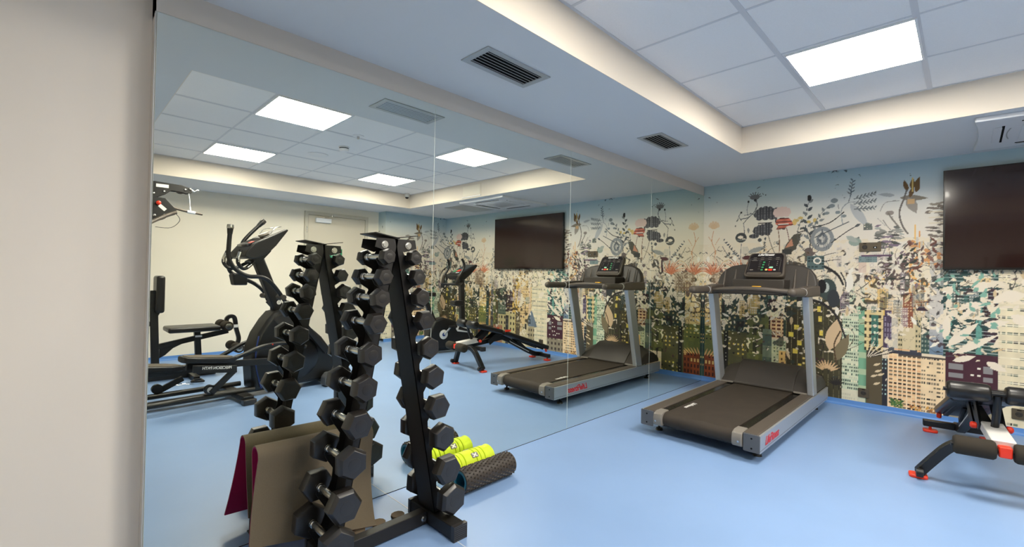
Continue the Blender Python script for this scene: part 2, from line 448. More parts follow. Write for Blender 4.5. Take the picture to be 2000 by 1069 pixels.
# peach apartment block
rect(1.73, 1.96, SK, 0.565, wingrid(C(240,206,160), C(120,104,84), .0325, .036, .80, .42, x0=1.735, z0=.06, var=.5, miss=.10, alt=K['night']))
for k in range(15): rect(1.735, 1.955, .088+.036*k, .0945+.036*k, C(236,178,130))
for k in range(8): rect(1.73+.0325*k-.003, 1.73+.0325*k+.003, SK, .565, C(246,220,184))
rect(1.955, 2.115, SK, 0.545, wingrid(C(240,214,174), C(128,116,98), .0165, .036, .62, .45, x0=1.96, z0=.06, var=.4, miss=.35, alt=K['ink']))
rect(1.725, 1.96, 0.555, 0.585, C(62,64,76)); rect(1.80, 2.12, 0.54, 0.556, C(80,72,66)); rect(1.73,1.77,.57,.61,C(84,88,96)); rect(1.88,1.93,.58,.60,C(70,72,84))
for _ in range(40):
    leaf(rng.uniform(1.75,1.83), rng.uniform(.065,.11), rng.uniform(.02,.05), .012, rng.uniform(0,PI), [C(70,112,62),C(110,132,66),C(50,84,50)][rng.randint(3)])
for _ in range(26): leaf(rng.uniform(1.86,2.06), rng.uniform(.06,.085), rng.uniform(.02,.05), .010, rng.uniform(0,PI), [C(214,160,84),C(160,104,58)][rng.randint(2)])
# orange and gold towers
fade(1.87, 2.005, 1.06, 1.62, wingrid(C(224,170,104), C(244,222,170), .03, .03, .5, .5, miss=.2, alt=C(190,110,70)), 1.35)
rect(1.905, 1.917, 1.1, 1.74, C(240,192,110)); rect(1.935, 1.945, 1.1, 1.68, C(226,160,92)); rect(1.965,1.972,1.15,1.62,C(240,200,120))
rect(1.91, 2.0, 0.98, 1.16, hstripe(C(228,158,92), C(246,216,160), .03, .35)); rect(1.93,2.01,1.06,1.13,C(244,226,190))
fade(1.55, 1.70, 1.02, 1.34, C(236,202,142), 1.22); rect(1.692, 1.70, .90, 1.30, C(232,196,110))
rect(1.83, 1.90, .80, 1.12, wingrid(C(150,92,70), C(226,196,150), .02, .025, .45, .5, miss=.3)); rect(1.92,2.0,.96,1.0,C(70,52,62))
# soft grey column, dark slatted tower, plum base, cream tower
g = grid(2.008, 2.10, 0.58, 1.33); X, Z, cols, j0, j1 = g
put(np.ones(X.shape, np.float32), j0, j1, cols, (C(206,200,192)*np.clip((Z-.62)/.25,0,1)[...,None] + C(112,134,156)*(1-np.clip((Z-.62)/.25,0,1))[...,None]))
rect(2.098, 2.436, 0.57, 1.33, hstripe(C(52,80,76), C(190,206,198), .030, .12))
rect(2.135, 2.165, 0.60, 1.2, hstripe(C(96,146,136), C(206,214,200), .030, .12)); rect(2.30, 2.335, 0.58, 1.06, C(104,158,146)); rect(2.34, 2.43, .72, 1.2, hstripe(C(58,44,54), C(180,186,184), .030, .12))
rect(2.115, 2.436, SK, 0.615, C(74,42,54))
for x0, x1, z0, z1 in ((2.135,2.225,.47,.52),(2.135,2.225,.40,.44),(2.34,2.40,.46,.52),(2.34,2.40,.39,.43)): rect(x0, x1, z0, z1, C(140,138,140))
for x, z in ((2.27,.43),(2.31,.43),(2.31,.49),(2.27,.36),(2.31,.36),(2.25,.30),(2.29,.30),(2.36,.30),(2.18,.33),(2.22,.33)): rect(x, x+.018, z, z+.014, K['white'])
rect(2.12,2.43,SK,.26,wingrid(C(150,140,120),C(80,70,66),.07,.08,.5,.5,alt=C(190,176,150)))
rect(2.432, 2.77, SK, 1.36, wingrid(C(230,218,186), C(112,124,104), .034, .0665, .70, .30, miss=.18, var=.5, alt=K['ink']))
for k in range(18): rect(2.432, 2.77, .14+.0665*k, .147+.0665*k, C(244,236,212))
rect(2.432, 2.50, SK, .62, C(232,220,190), .6)
fade(2.766, 3.06, 0.30, 1.42, wingrid(C(222,192,140), C(110,84,60), .03, .045, .5, .35, miss=.3, alt=K['cream']), 1.2); rect(2.79,2.83,.4,1.3,C(224,196,166))
rect(3.05, 3.20, SK, 1.22, wingrid(C(222,184,98), C(110,84,50), .035, .045, .4, .4, miss=.35))
poly([(2.64,.40),(2.98,.32),(2.86,.50),(2.77,.66),(2.74,.62)], hstripe(C(104,118,134), C(136,146,156), .02, .3)); poly([(2.83,.52),(2.98,.36),(2.98,SK),(2.83,SK)], C(206,190,150)); rect(2.87,2.91,.34,.43,C(60,54,50)); rect(2.70,2.84,SK,.40,wingrid(C(176,162,130),C(78,72,64),.05,.08,.45,.5))
rect(3.02,3.12,SK,.62,wingrid(C(96,86,66),C(206,190,140),.04,.06,.4,.4,miss=.4))
rect(3.13, 3.53, SK, 0.60, wingrid(C(212,196,142), C(58,52,46), .072, .095, .42, .45, x0=3.15, z0=.1, miss=.08)); poly([(3.25,.58),(3.40,.58),(3.325,.69)], C(226,210,160)); rect(3.29,3.36,SK,.54,wingrid(C(90,88,84),C(50,48,48),.04,.10,.8,.7)); poly([(3.28,.60),(3.37,.60),(3.325,.665)], C(70,60,56))
rect(3.20, 3.40, .62, .95, wingrid(C(70,50,52), C(220,190,100), .05, .06, .3, .3, miss=.6)); rect(3.36,3.55,.55,1.0,wingrid(C(116,128,104),C(60,72,64),.03,.05,.5,.5))
for x, k in ((3.55,'olive'),(3.61,'moss'),(3.68,'slate'),(3.74,'ochre'),(3.79,'dteal')): rect(x, x+.07, SK, rng.uniform(.9,1.15), wingrid(K[k], K['gold'], .03, .045, .4, .4, miss=.5, alt=K['night']))
rect(3.44,3.66,SK,.36,C(186,120,96),.8)
# torn cream cut-outs, ink outlines and leaves over the buildings
def vnoise(sx, sz, seed):
    """smooth value noise, periodic along the repeat"""
    r = np.random.RandomState(seed); nx = max(2, int(round(PER/sx))); nz_ = int(MH*PS/sz)+3
    G = r.rand(nz_, nx).astype(np.float32)
    u = np.arange(MW)*nx/MW; v = np.arange(MH)*PS/sz
    U, V = np.meshgrid(u, v)
    return G, U, V, nx
def samp(N, du=0, dv=0):
    G, U, V, nx = N
    U = U+du; V = np.clip(V+dv, 0, G.shape[0]-1.001)
    iu = np.floor(U).astype(int); iv = np.floor(V).astype(int); fu = U-iu; fv = V-iv
    fu = fu*fu*(3-2*fu); fv = fv*fv*(3-2*fv)
    a = G[iv, iu % nx]; b_ = G[iv, (iu+1) % nx]; c = G[np.minimum(iv+1, G.shape[0]-1), iu % nx]; d_ = G[np.minimum(iv+1, G.shape[0]-1), (iu+1) % nx]
    return (a*(1-fu)+b_*fu)*(1-fv)+(c*(1-fu)+d_*fu)*fv
w1 = samp(vnoise(.06, .06, 3))-.5; w2 = samp(vnoise(.06, .06, 4))-.5
def fbm(s1, seed, wp=1.0):
    return .55*samp(vnoise(s1, s1*1.25, seed), w1*3*wp, w2*3*wp)+.30*samp(vnoise(s1*.45, s1*.6, seed+50), w2*4*wp, w1*4*wp)+.15*samp(vnoise(s1*.2, s1*.2, seed+90), w1*3, w2*3)
ZZ = zz[:, None]; XX = xx[None, :]
calm = np.zeros((MH, MW), np.float32)
for x0, x1, z1, k in ((1.72,2.12,.60,.34),(1.37,1.57,.9,.16),(2.43,2.78,1.05,.20),(3.1,3.54,.64,.25),(1.79,1.96,.93,.10),(2.11,2.436,.60,.14),(1.55,1.70,.95,.14),(0,.25,.34,.2)):
    calm[(XX >= x0) & (XX < x1) & (ZZ < z1)] += k
thr = np.interp(zz, [0, .3, .6, .9, 1.1, 1.3, 1.5, 1.7], [.78, .76, .70, .635, .57, .50, .44, .36])[:, None]+calm
n1 = fbm(.080, 21)
cut = np.clip((n1-thr)/.012, 0, 1)
lt = C(232,219,194)*(.94+.12*samp(vnoise(.2,.2,8)))[..., None]
A[:] = np.where(zz[:, None, None] < 1.62, A*(1-cut[..., None])+lt*cut[..., None], A)
n2 = fbm(.07, 33); rid = np.clip(1-np.abs(n2-.5)/.016, 0, 1)*np.interp(zz, [0,.4,.7,1.45,1.6], [.15,.35,.7,.75,0])[:, None]*(calm < .12)
A[:] = A*(1-.85*rid[..., None])+C(46,42,38)*.85*rid[..., None]
n3 = fbm(.13, 47); dk = np.clip((n3-np.interp(zz, [0,.5,.85,1.1,1.35,1.5,1.62], [.74,.70,.63,.59,.60,.645,.8])[:, None]-calm*.8)/.012, 0, 1)*(cut < .5)
dcol = np.where((samp(vnoise(.12,.12,5)) > .55)[..., None], C(42,38,38), np.where((samp(vnoise(.1,.1,6)) > .5)[..., None], C(58,66,62), C(74,54,58)))
A[:] = A*(1-.88*dk[..., None])+dcol*.88*dk[..., None]
glow = np.clip((fbm(.30, 60)-.52)/.10, 0, 1)*np.interp(zz, [0,.2,.8,1.0], [.5,.6,.35,0])[:, None]*(XX < 1.12)
A[:] = A*(1+glow[..., None]*np.array([.75,.55,.05], np.float32))
for _ in range(46):
    x = rng.uniform(0, PER); z = rng.uniform(.75, 1.2); k = ['teal','gold','mid','olive','lilac','dteal'][rng.randint(6)]
    if 2.43 < x < 2.78 or 1.37 < x < 1.57: continue
    rect(x, x+rng.uniform(.03,.09), z, z+rng.uniform(.06,.22), wingrid(K[k], K['ink'] if rng.rand() < .5 else K['white'], rng.uniform(.012,.02), rng.uniform(.016,.026), miss=.3), .6)
for _ in range(260):
    x = rng.uniform(0, PER); z = SK + abs(rng.normal(1.02, 0.26))
    if z > 1.6 or (1.72 < x < 2.12 and z < .62) or (1.37 < x < 1.55 and z < .8) or (2.43 < x < 2.78 and z < .95) or (3.1 < x < 3.5 and z < .6): continue
    leaf(x, z, rng.uniform(.03,.10), rng.uniform(.012,.036), rng.uniform(0, 2*PI), [K['cream'],K['cream'],C(222,206,176),K['white'],C(214,190,150)][rng.randint(5)])
for _ in range(330):
    x = rng.uniform(0, PER); z = SK + abs(rng.normal(1.22, 0.20))
    if z > 1.66 or (1.72 < x < 2.12 and z < .62) or (2.43 < x < 2.78 and z < 1.0): continue
    leaf(x, z, rng.uniform(.018,.06), rng.uniform(.007,.022), rng.uniform(0, 2*PI), [K['ink'],K['slate'],K['dteal'],K['plum'],K['mid'],K['brown']][rng.randint(6)], .85)
for _ in range(150):
    x = rng.uniform(0, PER); z = rng.uniform(.5, 1.55); a = rng.uniform(.2, 2.9); L = rng.uniform(.06,.22); b_ = rng.uniform(-.06,.06)
    if (1.72 < x < 2.12 and z < .75) or (2.43 < x < 2.78 and z < 1.0): continue
    stroke([(x,z),(x+L*.5*math.cos(a)-b_*math.sin(a), z+L*.5*math.sin(a)+b_*math.cos(a)),(x+L*math.cos(a), z+L*math.sin(a))], .006, [K['ink'],K['slate'],K['brown']][rng.randint(3)], .9, .003)
# big cream foliage over the slatted tower
for x, z, L, w, a in ((2.12,.66,.30,.07,.85),(2.16,.60,.34,.06,.62),(2.34,.86,.16,.06,.3),(2.22,1.02,.14,.07,.1),(2.28,1.16,.13,.08,.5),(2.12,1.10,.10,.05,1.2),(2.40,1.05,.12,.05,.9),(2.20,.90,.18,.04,.9),(2.16,.54,.16,.05,.4),(2.36,.56,.14,.06,-.5),(2.11,.72,.22,.06,1.5),(2.43,1.1,.16,.10,.2),(2.50,.96,.14,.08,-.6),(2.56,1.2,.12,.07,.8)):
    leaf(x, z, L, w, a, C(236,224,204))
for _ in range(60): leaf(rng.uniform(2.10,2.44), rng.uniform(.75,1.3), rng.uniform(.03,.09), rng.uniform(.015,.04), rng.uniform(0,2*PI), [K['cream'],C(132,178,160),K['dteal']][rng.randint(3)])
# pale cut-outs on slate block, palm fans
for k in range(9): stroke([(1.57+.004*k,.50),(1.60+.022*k,.66-.012*k)], .007, K['cream'] if k % 2 else K['ink'])
for x, z in ((1.62,.42),(1.63,.36),(1.60,.31),(1.65,.33),(1.62,.24)): leaf(x, z, .06, .022, .5, C(222,200,164))
for k in range(10):
    a = .5+.24*k
    leaf(1.25+.03*math.cos(a), .30+.03*math.sin(a), .10, .016, a, C(214,180,138))
for k in range(8):
    a = .6+.3*k; leaf(1.33, .18, .09, .012, a, K['ink'])
leaf(1.27,.52,.34,.13,1.35,C(214,186,150)); leaf(1.32,.42,.30,.10,1.2,C(128,116,90)); stroke([(1.33,.40),(1.31,.58),(1.36,.72)],.012,K['brown'])
leaf(1.31,.98,.34,.09,1.42,K['cream']); leaf(1.42,1.10,.22,.07,1.5,K['white'])
# dark arching branches behind the console
for pts, w in (([(1.09,1.40),(1.22,1.36),(1.33,1.28),(1.38,1.18)],.034), ([(1.10,1.02),(1.22,.98),(1.33,.86),(1.40,.66)],.030), ([(1.09,1.34),(1.20,1.46),(1.32,1.50)],.010), ([(1.13,1.38),(1.26,1.42),(1.36,1.43)],.008), ([(1.10,1.22),(1.2,1.27),(1.28,1.24)],.007), ([(1.16,.70),(1.22,.56),(1.19,.44)],.01), ([(1.36,1.30),(1.40,1.2),(1.39,1.12)],.012)):
    stroke(pts, w, K['ink'], 1.0, w*.45)
ell(1.25,1.13,.075,.11,C(66,78,76)); ell(1.235,1.15,.03,.05,C(190,196,190)); ell(1.30,1.04,.05,.09,C(58,62,66)); ell(1.20,1.16,.04,.07,K['night'])
rect(1.07,1.22,1.33,1.47,wingrid(C(92,112,112),C(48,62,64),.03,.03,.6,.5)); ell(1.16,1.42,.034,.034,K['white']); ell(1.16,1.42,.02,.02,C(104,120,120))
rect(1.50,1.64,1.40,1.46,wingrid(C(128,146,146),C(90,110,114),.012,.02,.5,.6)); rect(1.52,1.75,1.455,1.47,C(92,66,92)); rect(1.50,1.56,1.30,1.40,C(214,186,170),.7)
# coral reef shapes by the mirror
for side in (0.10, 0.40):
    for k in range(16):
        a = .35+.16*k; L = rng.uniform(.10,.2)
        stroke([(side,1.27),(side+.5*L*math.cos(a),1.27+.55*L*math.sin(a)),(side+L*math.cos(a+.15),1.27+L*math.sin(a+.15))], .016, [K['coral'],C(190,96,62),C(220,150,112)][k % 3], .9, .004)
    ell(side-.04, 1.45, .018, .035, K['white'])
stroke([(0.52,1.30),(.53,1.43),(.50,1.47),(.44,1.46)], .026, K['plum'], 1, .008); leaf(.44,1.455,.12,.05,.15,C(90,54,56))
rect(.10,.36,1.06,1.30,wingrid(C(150,120,92),C(238,226,196),.035,.04,.28,.28,miss=.15),.55)
# upper flowers
def flower(x, z, r, col, cut=0.25):
    for k in range(7):
        a = PI*k/6; ell(x+r*.78*math.cos(a), z+r*.50*math.sin(a), r*.25, r*.29, col)
    ell(x, z+r*.05, r*.80, r*.46, col)
    for k in (-.55, 0, .55): ell(x+k*r, z-r*.36, r*.30, r*.20, col)
dg = wingrid(C(66,66,70), C(124,124,124), .012, .012, .22, .8, miss=0)
flower(.675,1.935,.115,dg); rect(.77,.792,1.84,2.0,dg); rect(.60,.74,1.835,1.845,K['ink']); rect(.63,.72,1.848,1.856,K['white'])
flower(.645,1.755,.095,dg); ell(.56,1.70,.05,.025,dg); ell(.70,1.80,.05,.04,dg); ell(.62,1.655,.02,.02,K['slate'])
flower(.835,1.94,.085,C(222,196,184)); stroke([(.675,1.84),(.68,1.80)],.006,K['ink'])
poly([(.78,1.86),(.82,1.885),(.90,1.88),(.93,1.84),(.945,1.80),(.88,1.79),(.86,1.765),(.78,1.76),(.80,1.80),(.775,1.82)], hstripe(C(206,112,90), C(84,44,44), .036, .3))
rect(.80,.90,1.81,1.818,K['white']); ell(.955,1.83,.02,.035,C(222,190,120))
stroke([(.80,1.77),(.815,1.62),(.81,1.45)],.008,C(140,112,90)); stroke([(.88,1.77),(.90,1.68),(.91,1.6)],.007,C(120,84,76)); stroke([(.70,1.72),(.74,1.58),(.79,1.46)],.007,C(104,96,84))
poly([(.84,1.50),(.88,1.60),(.95,1.70),(1.02,1.71),(1.0,1.62),(.96,1.54),(.91,1.49)], C(84,82,72)); poly([(.87,1.56),(.93,1.66),(.945,1.58)], C(196,140,112)); rect(.84,.93,1.49,1.545,C(62,62,60))
stroke([(1.0,1.72),(1.06,1.73),(1.10,1.66),(1.09,1.52)],.012,C(96,92,88))
leaf(.50,1.52,.20,.055,.30,C(150,152,148)); leaf(.33,1.5,.06,.02,.6,K['mid'])
for k in range(7): stroke([(.565,2.13),(.565+.07*math.cos(.2+.42*k),2.13+.06*math.sin(.2+.42*k))],.010,C(108,108,106))
ell(.565,2.135,.05,.028,C(112,112,110)); ell(.57,2.10,.014,.014,K['ink']); ell(.50,2.09,.012,.014,K['ink'])
stroke([(.575,2.10),(.585,2.04),(.56,1.97),(.50,1.91),(.45,1.85)],.008,K['slate']); stroke([(.50,2.08),(.485,2.0),(.50,1.93)],.006,K['mid']); stroke([(.43,1.88),(.40,1.93),(.42,1.97)],.006,K['slate']); ell(.425,1.975,.012,.012,K['ink'])
stroke([(.52,1.96),(.58,1.93)],.007,K['slate']); stroke([(.46,1.94),(.52,1.95)],.007,K['slate']); stroke([(.42,1.90),(.50,1.91)],.010,K['slate']); stroke([(.45,1.85),(.46,1.74),(.43,1.66)],.006,K['slate']); leaf(.50,1.80,.07,.024,-1.5,C(140,138,132))
ell(.425,1.69,.06,.055,C(70,72,72)); ell(.42,1.695,.03,.018,K['cream']); ell(.455,1.67,.02,.012,K['cream']); rect(.38,.47,1.655,1.67,C(110,116,112))
stroke([(.43,1.62),(.42,1.45)],.008,K['mid']); stroke([(.22,1.60),(.28,1.50),(.36,1.42)],.006,K['slate'])
for k in range(16): leaf(.235+.011*k,1.66-.013*k,.030,.013,[.9,-.9][k%2]+rng.uniform(-.4,.4),K['slate'])
for k in range(18): leaf(.66+.03*rng.rand(),1.66-.013*k,.03,.012,rng.uniform(0,2*PI),K['slate'])
ell(.124,1.84,.045,.035,C(216,186,148)); 
for k in range(6): ell(.124+.05*math.cos(k*.6),1.84+.04*math.sin(k*.6),.014,.02,C(218,192,158))
stroke([(.12,1.78),(.10,1.66),(.14,1.55),(.13,1.45)],.007,C(206,150,110)); stroke([(.14,1.62),(.19,1.70)],.006,C(206,160,120)); stroke([(.11,1.64),(.06,1.72)],.006,C(206,160,120))
# leafy stems
def sprig(base, tip, n, L, w, col, curve=.05):
    bx, bz = base; tx, tz = tip; mx, mz = (bx+tx)/2-curve, (bz+tz)/2
    stroke([base,(mx,mz),tip], .008, col, 1, .004)
    for k in range(n):
        t = (k+1)/(n+1); x = (1-t)**2*bx+2*t*(1-t)*mx+t*t*tx; z = (1-t)**2*bz+2*t*(1-t)*mz+t*t*tz
        leaf(x, z, L*(1-.4*t), w, math.atan2(tz-bz,tx-bx)+[.8,-.8][k%2], col if k % 3 else K['mid'])
sprig((1.10,1.60),(1.09,2.06),10,.085,.030,C(74,80,84)); sprig((1.14,1.70),(1.26,1.98),8,.07,.026,C(110,116,116)); ell(1.085,2.07,.02,.03,K['ink']); sprig((1.04,1.52),(1.02,1.86),8,.05,.02,C(90,90,84))
for x, z in ((1.03,1.87),(1.06,1.83),(1.0,1.84),(1.14,1.86)): leaf(x,z,.05,.03,rng.uniform(0,6),C(206,180,110))
for x, z, r in ((1.28,1.97,.025),(1.33,1.90,.022),(1.30,2.02,.03),(1.38,1.86,.02),(1.24,1.90,.02)): ell(x,z,r,r*.8,C(132,140,142))
for rr, cc in ((.125,C(140,144,146)),(.085,C(206,202,192)),(.06,C(120,126,130)),(.035,C(196,194,186))): ell(1.20,1.64,rr*.8,rr,cc)
for k in range(7): stroke([(1.20,1.74),(1.14+.02*k,1.54)],.004,C(96,100,108))
stroke([(1.10,1.76),(1.26,1.80),(1.38,1.90)],.009,K['ink']); stroke([(1.28,1.60),(1.40,1.70),(1.49,1.76)],.008,K['ink']); stroke([(1.14,1.66),(1.30,1.74),(1.42,1.80)],.007,K['slate']); leaf(1.47,1.75,.05,.025,.5,K['slate'])
ell(1.47,1.60,.05,.04,C(150,164,154)); leaf(1.40,1.66,.12,.05,-.6,C(170,176,168))
stroke([(1.37,1.78),(1.36,1.92),(1.42,1.99),(1.50,1.98)],.008,C(160,164,164)); leaf(1.43,1.98,.30,.075,-1.05,C(186,188,188)); rect(1.535,1.60,1.71,1.77,wingrid(C(110,112,108),C(226,218,196),.02,.02,.5,.5)); leaf(1.55,1.78,.09,.05,-.9,C(104,112,106),.8)
stroke([(1.415,1.99),(1.44,2.08)],.006,C(120,126,130)); sprig((1.43,2.05),(1.45,2.22),9,.05,.012,C(96,108,118),0)
for k in range(3): sprig((1.46,2.02-.05*k),(1.63,2.06-.07*k),11,.045,.012,C(112,118,120),-.01)
leaf(1.77,2.02,.13,.035,2.95,C(170,174,176)); leaf(1.80,1.995,.20,.055,-.12,C(134,126,112)); leaf(1.86,1.99,.16,.075,-1.2,C(156,148,138)); rect(1.855,1.905,1.93,1.975,C(206,168,122))
for dx, dz, a in ((0,0,1.5),(.02,.01,1.25),(-.03,-.01,1.8),(-.015,-.07,1.3),(.03,-.03,1.4)): leaf(1.885+dx,2.06+dz,.11,.035,a,C(112,84,50))
rect(1.885,1.893,2.04,2.17,C(222,190,110)); stroke([(1.85,2.06),(1.83,1.98),(1.80,1.86),(1.82,1.74),(1.86,1.66)],.013,C(112,104,98)); stroke([(1.80,1.97),(1.70,1.96),(1.66,1.88)],.005,C(150,148,142))
ell(1.73,1.86,.03,.022,C(150,140,132)); stroke([(1.72,1.86),(1.75,1.80),(1.80,1.72)],.012,C(130,122,112)); stroke([(1.68,1.80),(1.74,1.70),(1.84,1.62)],.006,C(140,132,124)); stroke([(1.64,1.82),(1.70,1.74)],.005,C(180,176,168))
for _ in range(34): leaf(rng.uniform(1.60,1.80), rng.uniform(1.54,1.74), rng.uniform(.04,.09), rng.uniform(.015,.03), rng.uniform(-.4,.4), [C(112,112,106),C(148,146,138),C(84,84,80),C(130,112,128),C(176,178,170)][rng.randint(5)])
for _ in range(30): leaf(rng.uniform(1.97,2.12), rng.uniform(1.62,1.94), rng.uniform(.04,.10), rng.uniform(.014,.03), rng.uniform(-.3,.3), [C(128,116,106),C(150,140,126),C(104,96,88)][rng.randint(3)])
for z in (1.74,1.79,1.84): rect(2.0,2.09,z,z+.012,C(226,214,188))
for _ in range(40): leaf(rng.uniform(1.85,2.10), rng.uniform(1.34,1.62), rng.uniform(.03,.08), rng.uniform(.014,.034), rng.uniform(0,6.3), [C(110,72,62),C(140,104,92),C(96,80,80),C(210,150,100)][rng.randint(4)])
for _ in range(80): leaf(rng.uniform(1.64,1.95), rng.uniform(1.15,1.5), rng.uniform(.03,.07), rng.uniform(.012,.028), rng.uniform(0,6.3), [C(96,78,74),C(62,66,60),C(130,110,116),C(228,220,204)][rng.randint(4)])
# upper part of the stretch hidden by the screen and further on
for k in range(26): sprig((2.2+.062*k+rng.uniform(-.02,.02),1.3),(2.2+.062*k+rng.uniform(-.07,.07),rng.uniform(1.55,2.05)),8,.06,.022,[C(96,100,100),C(130,134,132),C(74,76,76)][k%3],rng.uniform(-.08,.08))

def mural_mesh(name, org, du, length, s0):
    nx = int(round(length/PS)); nz = MH-1; hx_ = length/nx
    hz_ = (ZS-SK)/nz
    I, J = np.meshgrid(np.arange(nx+1), np.arange(nz+1))
    co = np.empty((nz+1, nx+1, 3), np.float32)
    for k in range(3): co[..., k] = org[k]+du[k]*I*hx_
    co[..., 2] = SK+J*hz_
    v = (J*(nx+1)+I)
    q = np.stack([v[:-1,:-1], v[:-1,1:], v[1:,1:], v[1:,:-1]], -1).reshape(-1, 4)
    me = bpy.data.meshes.new(name)
    me.vertices.add((nx+1)*(nz+1)); me.vertices.foreach_set('co', co.ravel())
    nf = len(q)
    me.loops.add(nf*4); me.loops.foreach_set('vertex_index', q.ravel().astype(np.int32))
    me.polygons.add(nf); me.polygons.foreach_set('loop_start', np.arange(0, nf*4, 4, dtype=np.int32))
    me.update(calc_edges=True); me.validate()
    at = me.color_attributes.new('print', 'FLOAT_COLOR', 'POINT')
    cols = ((s0+I*hx_)/PS).astype(int) % MW
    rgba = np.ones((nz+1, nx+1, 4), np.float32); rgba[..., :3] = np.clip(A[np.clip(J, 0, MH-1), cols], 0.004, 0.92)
    at.data.foreach_set('color', rgba.ravel())
    me.materials.append(M_mural)
    o = bpy.data.objects.new(name, me); COL.objects.link(o)
    return struct(o)
M_mural = bpy.data.materials.new('printed_city_and_flower_wallpaper'); M_mural.use_nodes = True
_nt = M_mural.node_tree; _b = _nt.nodes['Principled BSDF']; _b.inputs['Roughness'].default_value = 0.5; _b.inputs['Specular IOR Level'].default_value = 0.3
_a = _nt.nodes.new('ShaderNodeVertexColor'); _a.layer_name = 'print'; _nt.links.new(_a.outputs['Color'], _b.inputs['Base Color'])
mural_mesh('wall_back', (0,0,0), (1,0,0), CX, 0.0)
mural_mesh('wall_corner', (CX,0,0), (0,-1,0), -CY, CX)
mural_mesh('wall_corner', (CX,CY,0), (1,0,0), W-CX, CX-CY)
struct(MB().box((-0.1,0.004,0),(W,0.1,ZS)).build('wall_back_core', M_wall))

# mirror panels
seams = [MY+0.002, -3.918, -2.603, -1.288, -0.001]
mlab = ['tall wall mirror panel beside the grey wall end, behind the dumbbell rack',
        'wall mirror panel second from the grey wall end, behind the foam rollers',
        'wall mirror panel behind the running belt of the treadmill, second from the mural corner',
        'wall mirror panel that meets the mural wall in the corner']
for k in range(4):
    t = thing('mirror_panel', mlab[k], 'mirror', (0, seams[k], 0), 0, 'frameless mirror panels on the long wall')
    L = seams[k+1]-seams[k]
    MB().box((-0.005,0.0016,0.004),(0.0,L-0.0016,MT)).build('glass', M_mirror, t, smooth=0)
    MB().box((-0.0055,0.0001,0.003),(-0.0006,L-0.0001,MT+0.001)).build('polished_edge', M_medge, t, smooth=0)

# door_1 in the far wall
dy0, dy1, dzt = -2.64, -1.545, 2.20
d = bpy.data.objects.new('door_1', None); COL.objects.link(d); d.location = (W, dy0, 0); struct(d, 'beige flush door with pale closer in the far wall')
L = dy1-dy0; f = 0.055
b = MB().box((-0.03,0,0),(0.0,f,dzt)).box((-0.03,L-f,0),(0.0,L,dzt)).box((-0.03,f,dzt-f),(0.0,L-f,dzt)); b.build('frame', M_dframe, d, bevel=.003)
MB().box((-0.018,f+.004,.006),(0.0,L-f-.004,dzt-f-.004)).build('leaf', M_door, d, bevel=.002)
MB().box((-0.07,f+.11,dzt-f-.115),(-0.018,f+.36,dzt-f-.045)).build('closer', M_white, d, bevel=.004)
b = MB().bar((-0.055,f+.25,dzt-f-.03),(-0.10,f+.36,dzt-f+.0),.02,.008).bar((-.10,f+.36,dzt-f+.0),(-.03,f+.40,dzt-f+.012),.02,.008).cyl((-.10,f+.36,dzt-f-.012),(-.10,f+.36,dzt-f+.02),.011); b.build('closer_arm', M_steel, d)
for z in (0.3, 1.0, 1.85):
    MB().cyl((-.034,f*.6,z),(-.034,f*.6,z+.1),.009).build('hinge', M_steel, d)
h = MB().box((-.03,L-f-.09,.95),(-.018,L-f-.05,1.15)).tube([(-.03,L-f-.07,1.05),(-.065,L-f-.07,1.05),(-.068,L-f-.18,1.05)],.009,10); h.build('handle', M_steel, d)
s = thing('exit_sign', 'green emergency exit sign with white figure on the beige door', 'sign', (W-.019, -2.16, 1.45))
MB().box((-.003,-.15,0),(0,.15,.16)).build('panel', M_green, s)
b = MB().box((-.0045,.06,.03),(-.0035,.11,.13))
b.cyl((-.0045,.0,.125),(-.0035,.0,.125),.012).bar((-.004,.0,.11),(-.004,-.012,.07),.001,.022).bar((-.004,-.01,.075),(-.004,.02,.05),.001,.010).bar((-.004,.02,.05),(-.004,.01,.025),.001,.010).bar((-.004,-.012,.075),(-.004,-.03,.035),.001,.010).bar((-.004,0,.105),(-.004,.028,.085),.001,.008).bar((-.004,0,.105),(-.004,-.03,.095),.001,.008)
b.build('pictogram', M_wprint, s)
# wall_left fittings / sockets on the mural wall
def socket(x, z, n, label):
    t = thing('power_socket', label, 'socket', (x, 0, z), 0, 'bronze sockets on the mural wall')
    w = .083*n
    MB().prism(rrect(-w/2,-.043,w/2,.043,.006), lambda a,b_: (a,-.011,b_), lambda a,b_: (a,-.0005,b_)).build('cover_plate', M_sock, t, bevel=.002)
    for k in range(n):
        cx = (k-(n-1)/2)*.079
        if n == 2 and k == 1:
            MB().box((cx-.028,-.0135,-.028),(cx+.028,-.010,.028)).build('data_insert', M_sock, t, bevel=.001); MB().box((cx-.014,-.0142,-.014),(cx+.014,-.013,.004)).build('jack', M_dark, t); MB().box((cx-.006,-.0146,-.010),(cx+.006,-.0139,-.002)).build('jack_tag', M_white, t)
        else:
            MB().lathe([(.021,0),(.021,-.002),(.019,-.003),(.0165,-.0005)],(cx,-.011,0),(0,1,0),24).build('outlet', M_socki, t)
            MB().box((cx-.011,-.0128,-.002),(cx-.007,-.0118,.002)).box((cx+.007,-.0128,-.002),(cx+.011,-.0118,.002)).build('pin_hole', M_dark, t)
            MB().box((cx-.012,-.0145,.030),(cx+.012,-.0105,.036)).build('lid_clip', M_dark, t)
socket(1.585, 1.541, 2, 'bronze double socket at head height between treadmill and wall screen')
socket(1.545, .145, 1, 'single dark socket low on the mural beside the green printed tower')
socket(2.545, .165, 1, 'dark socket low on the mural behind the weight bench')

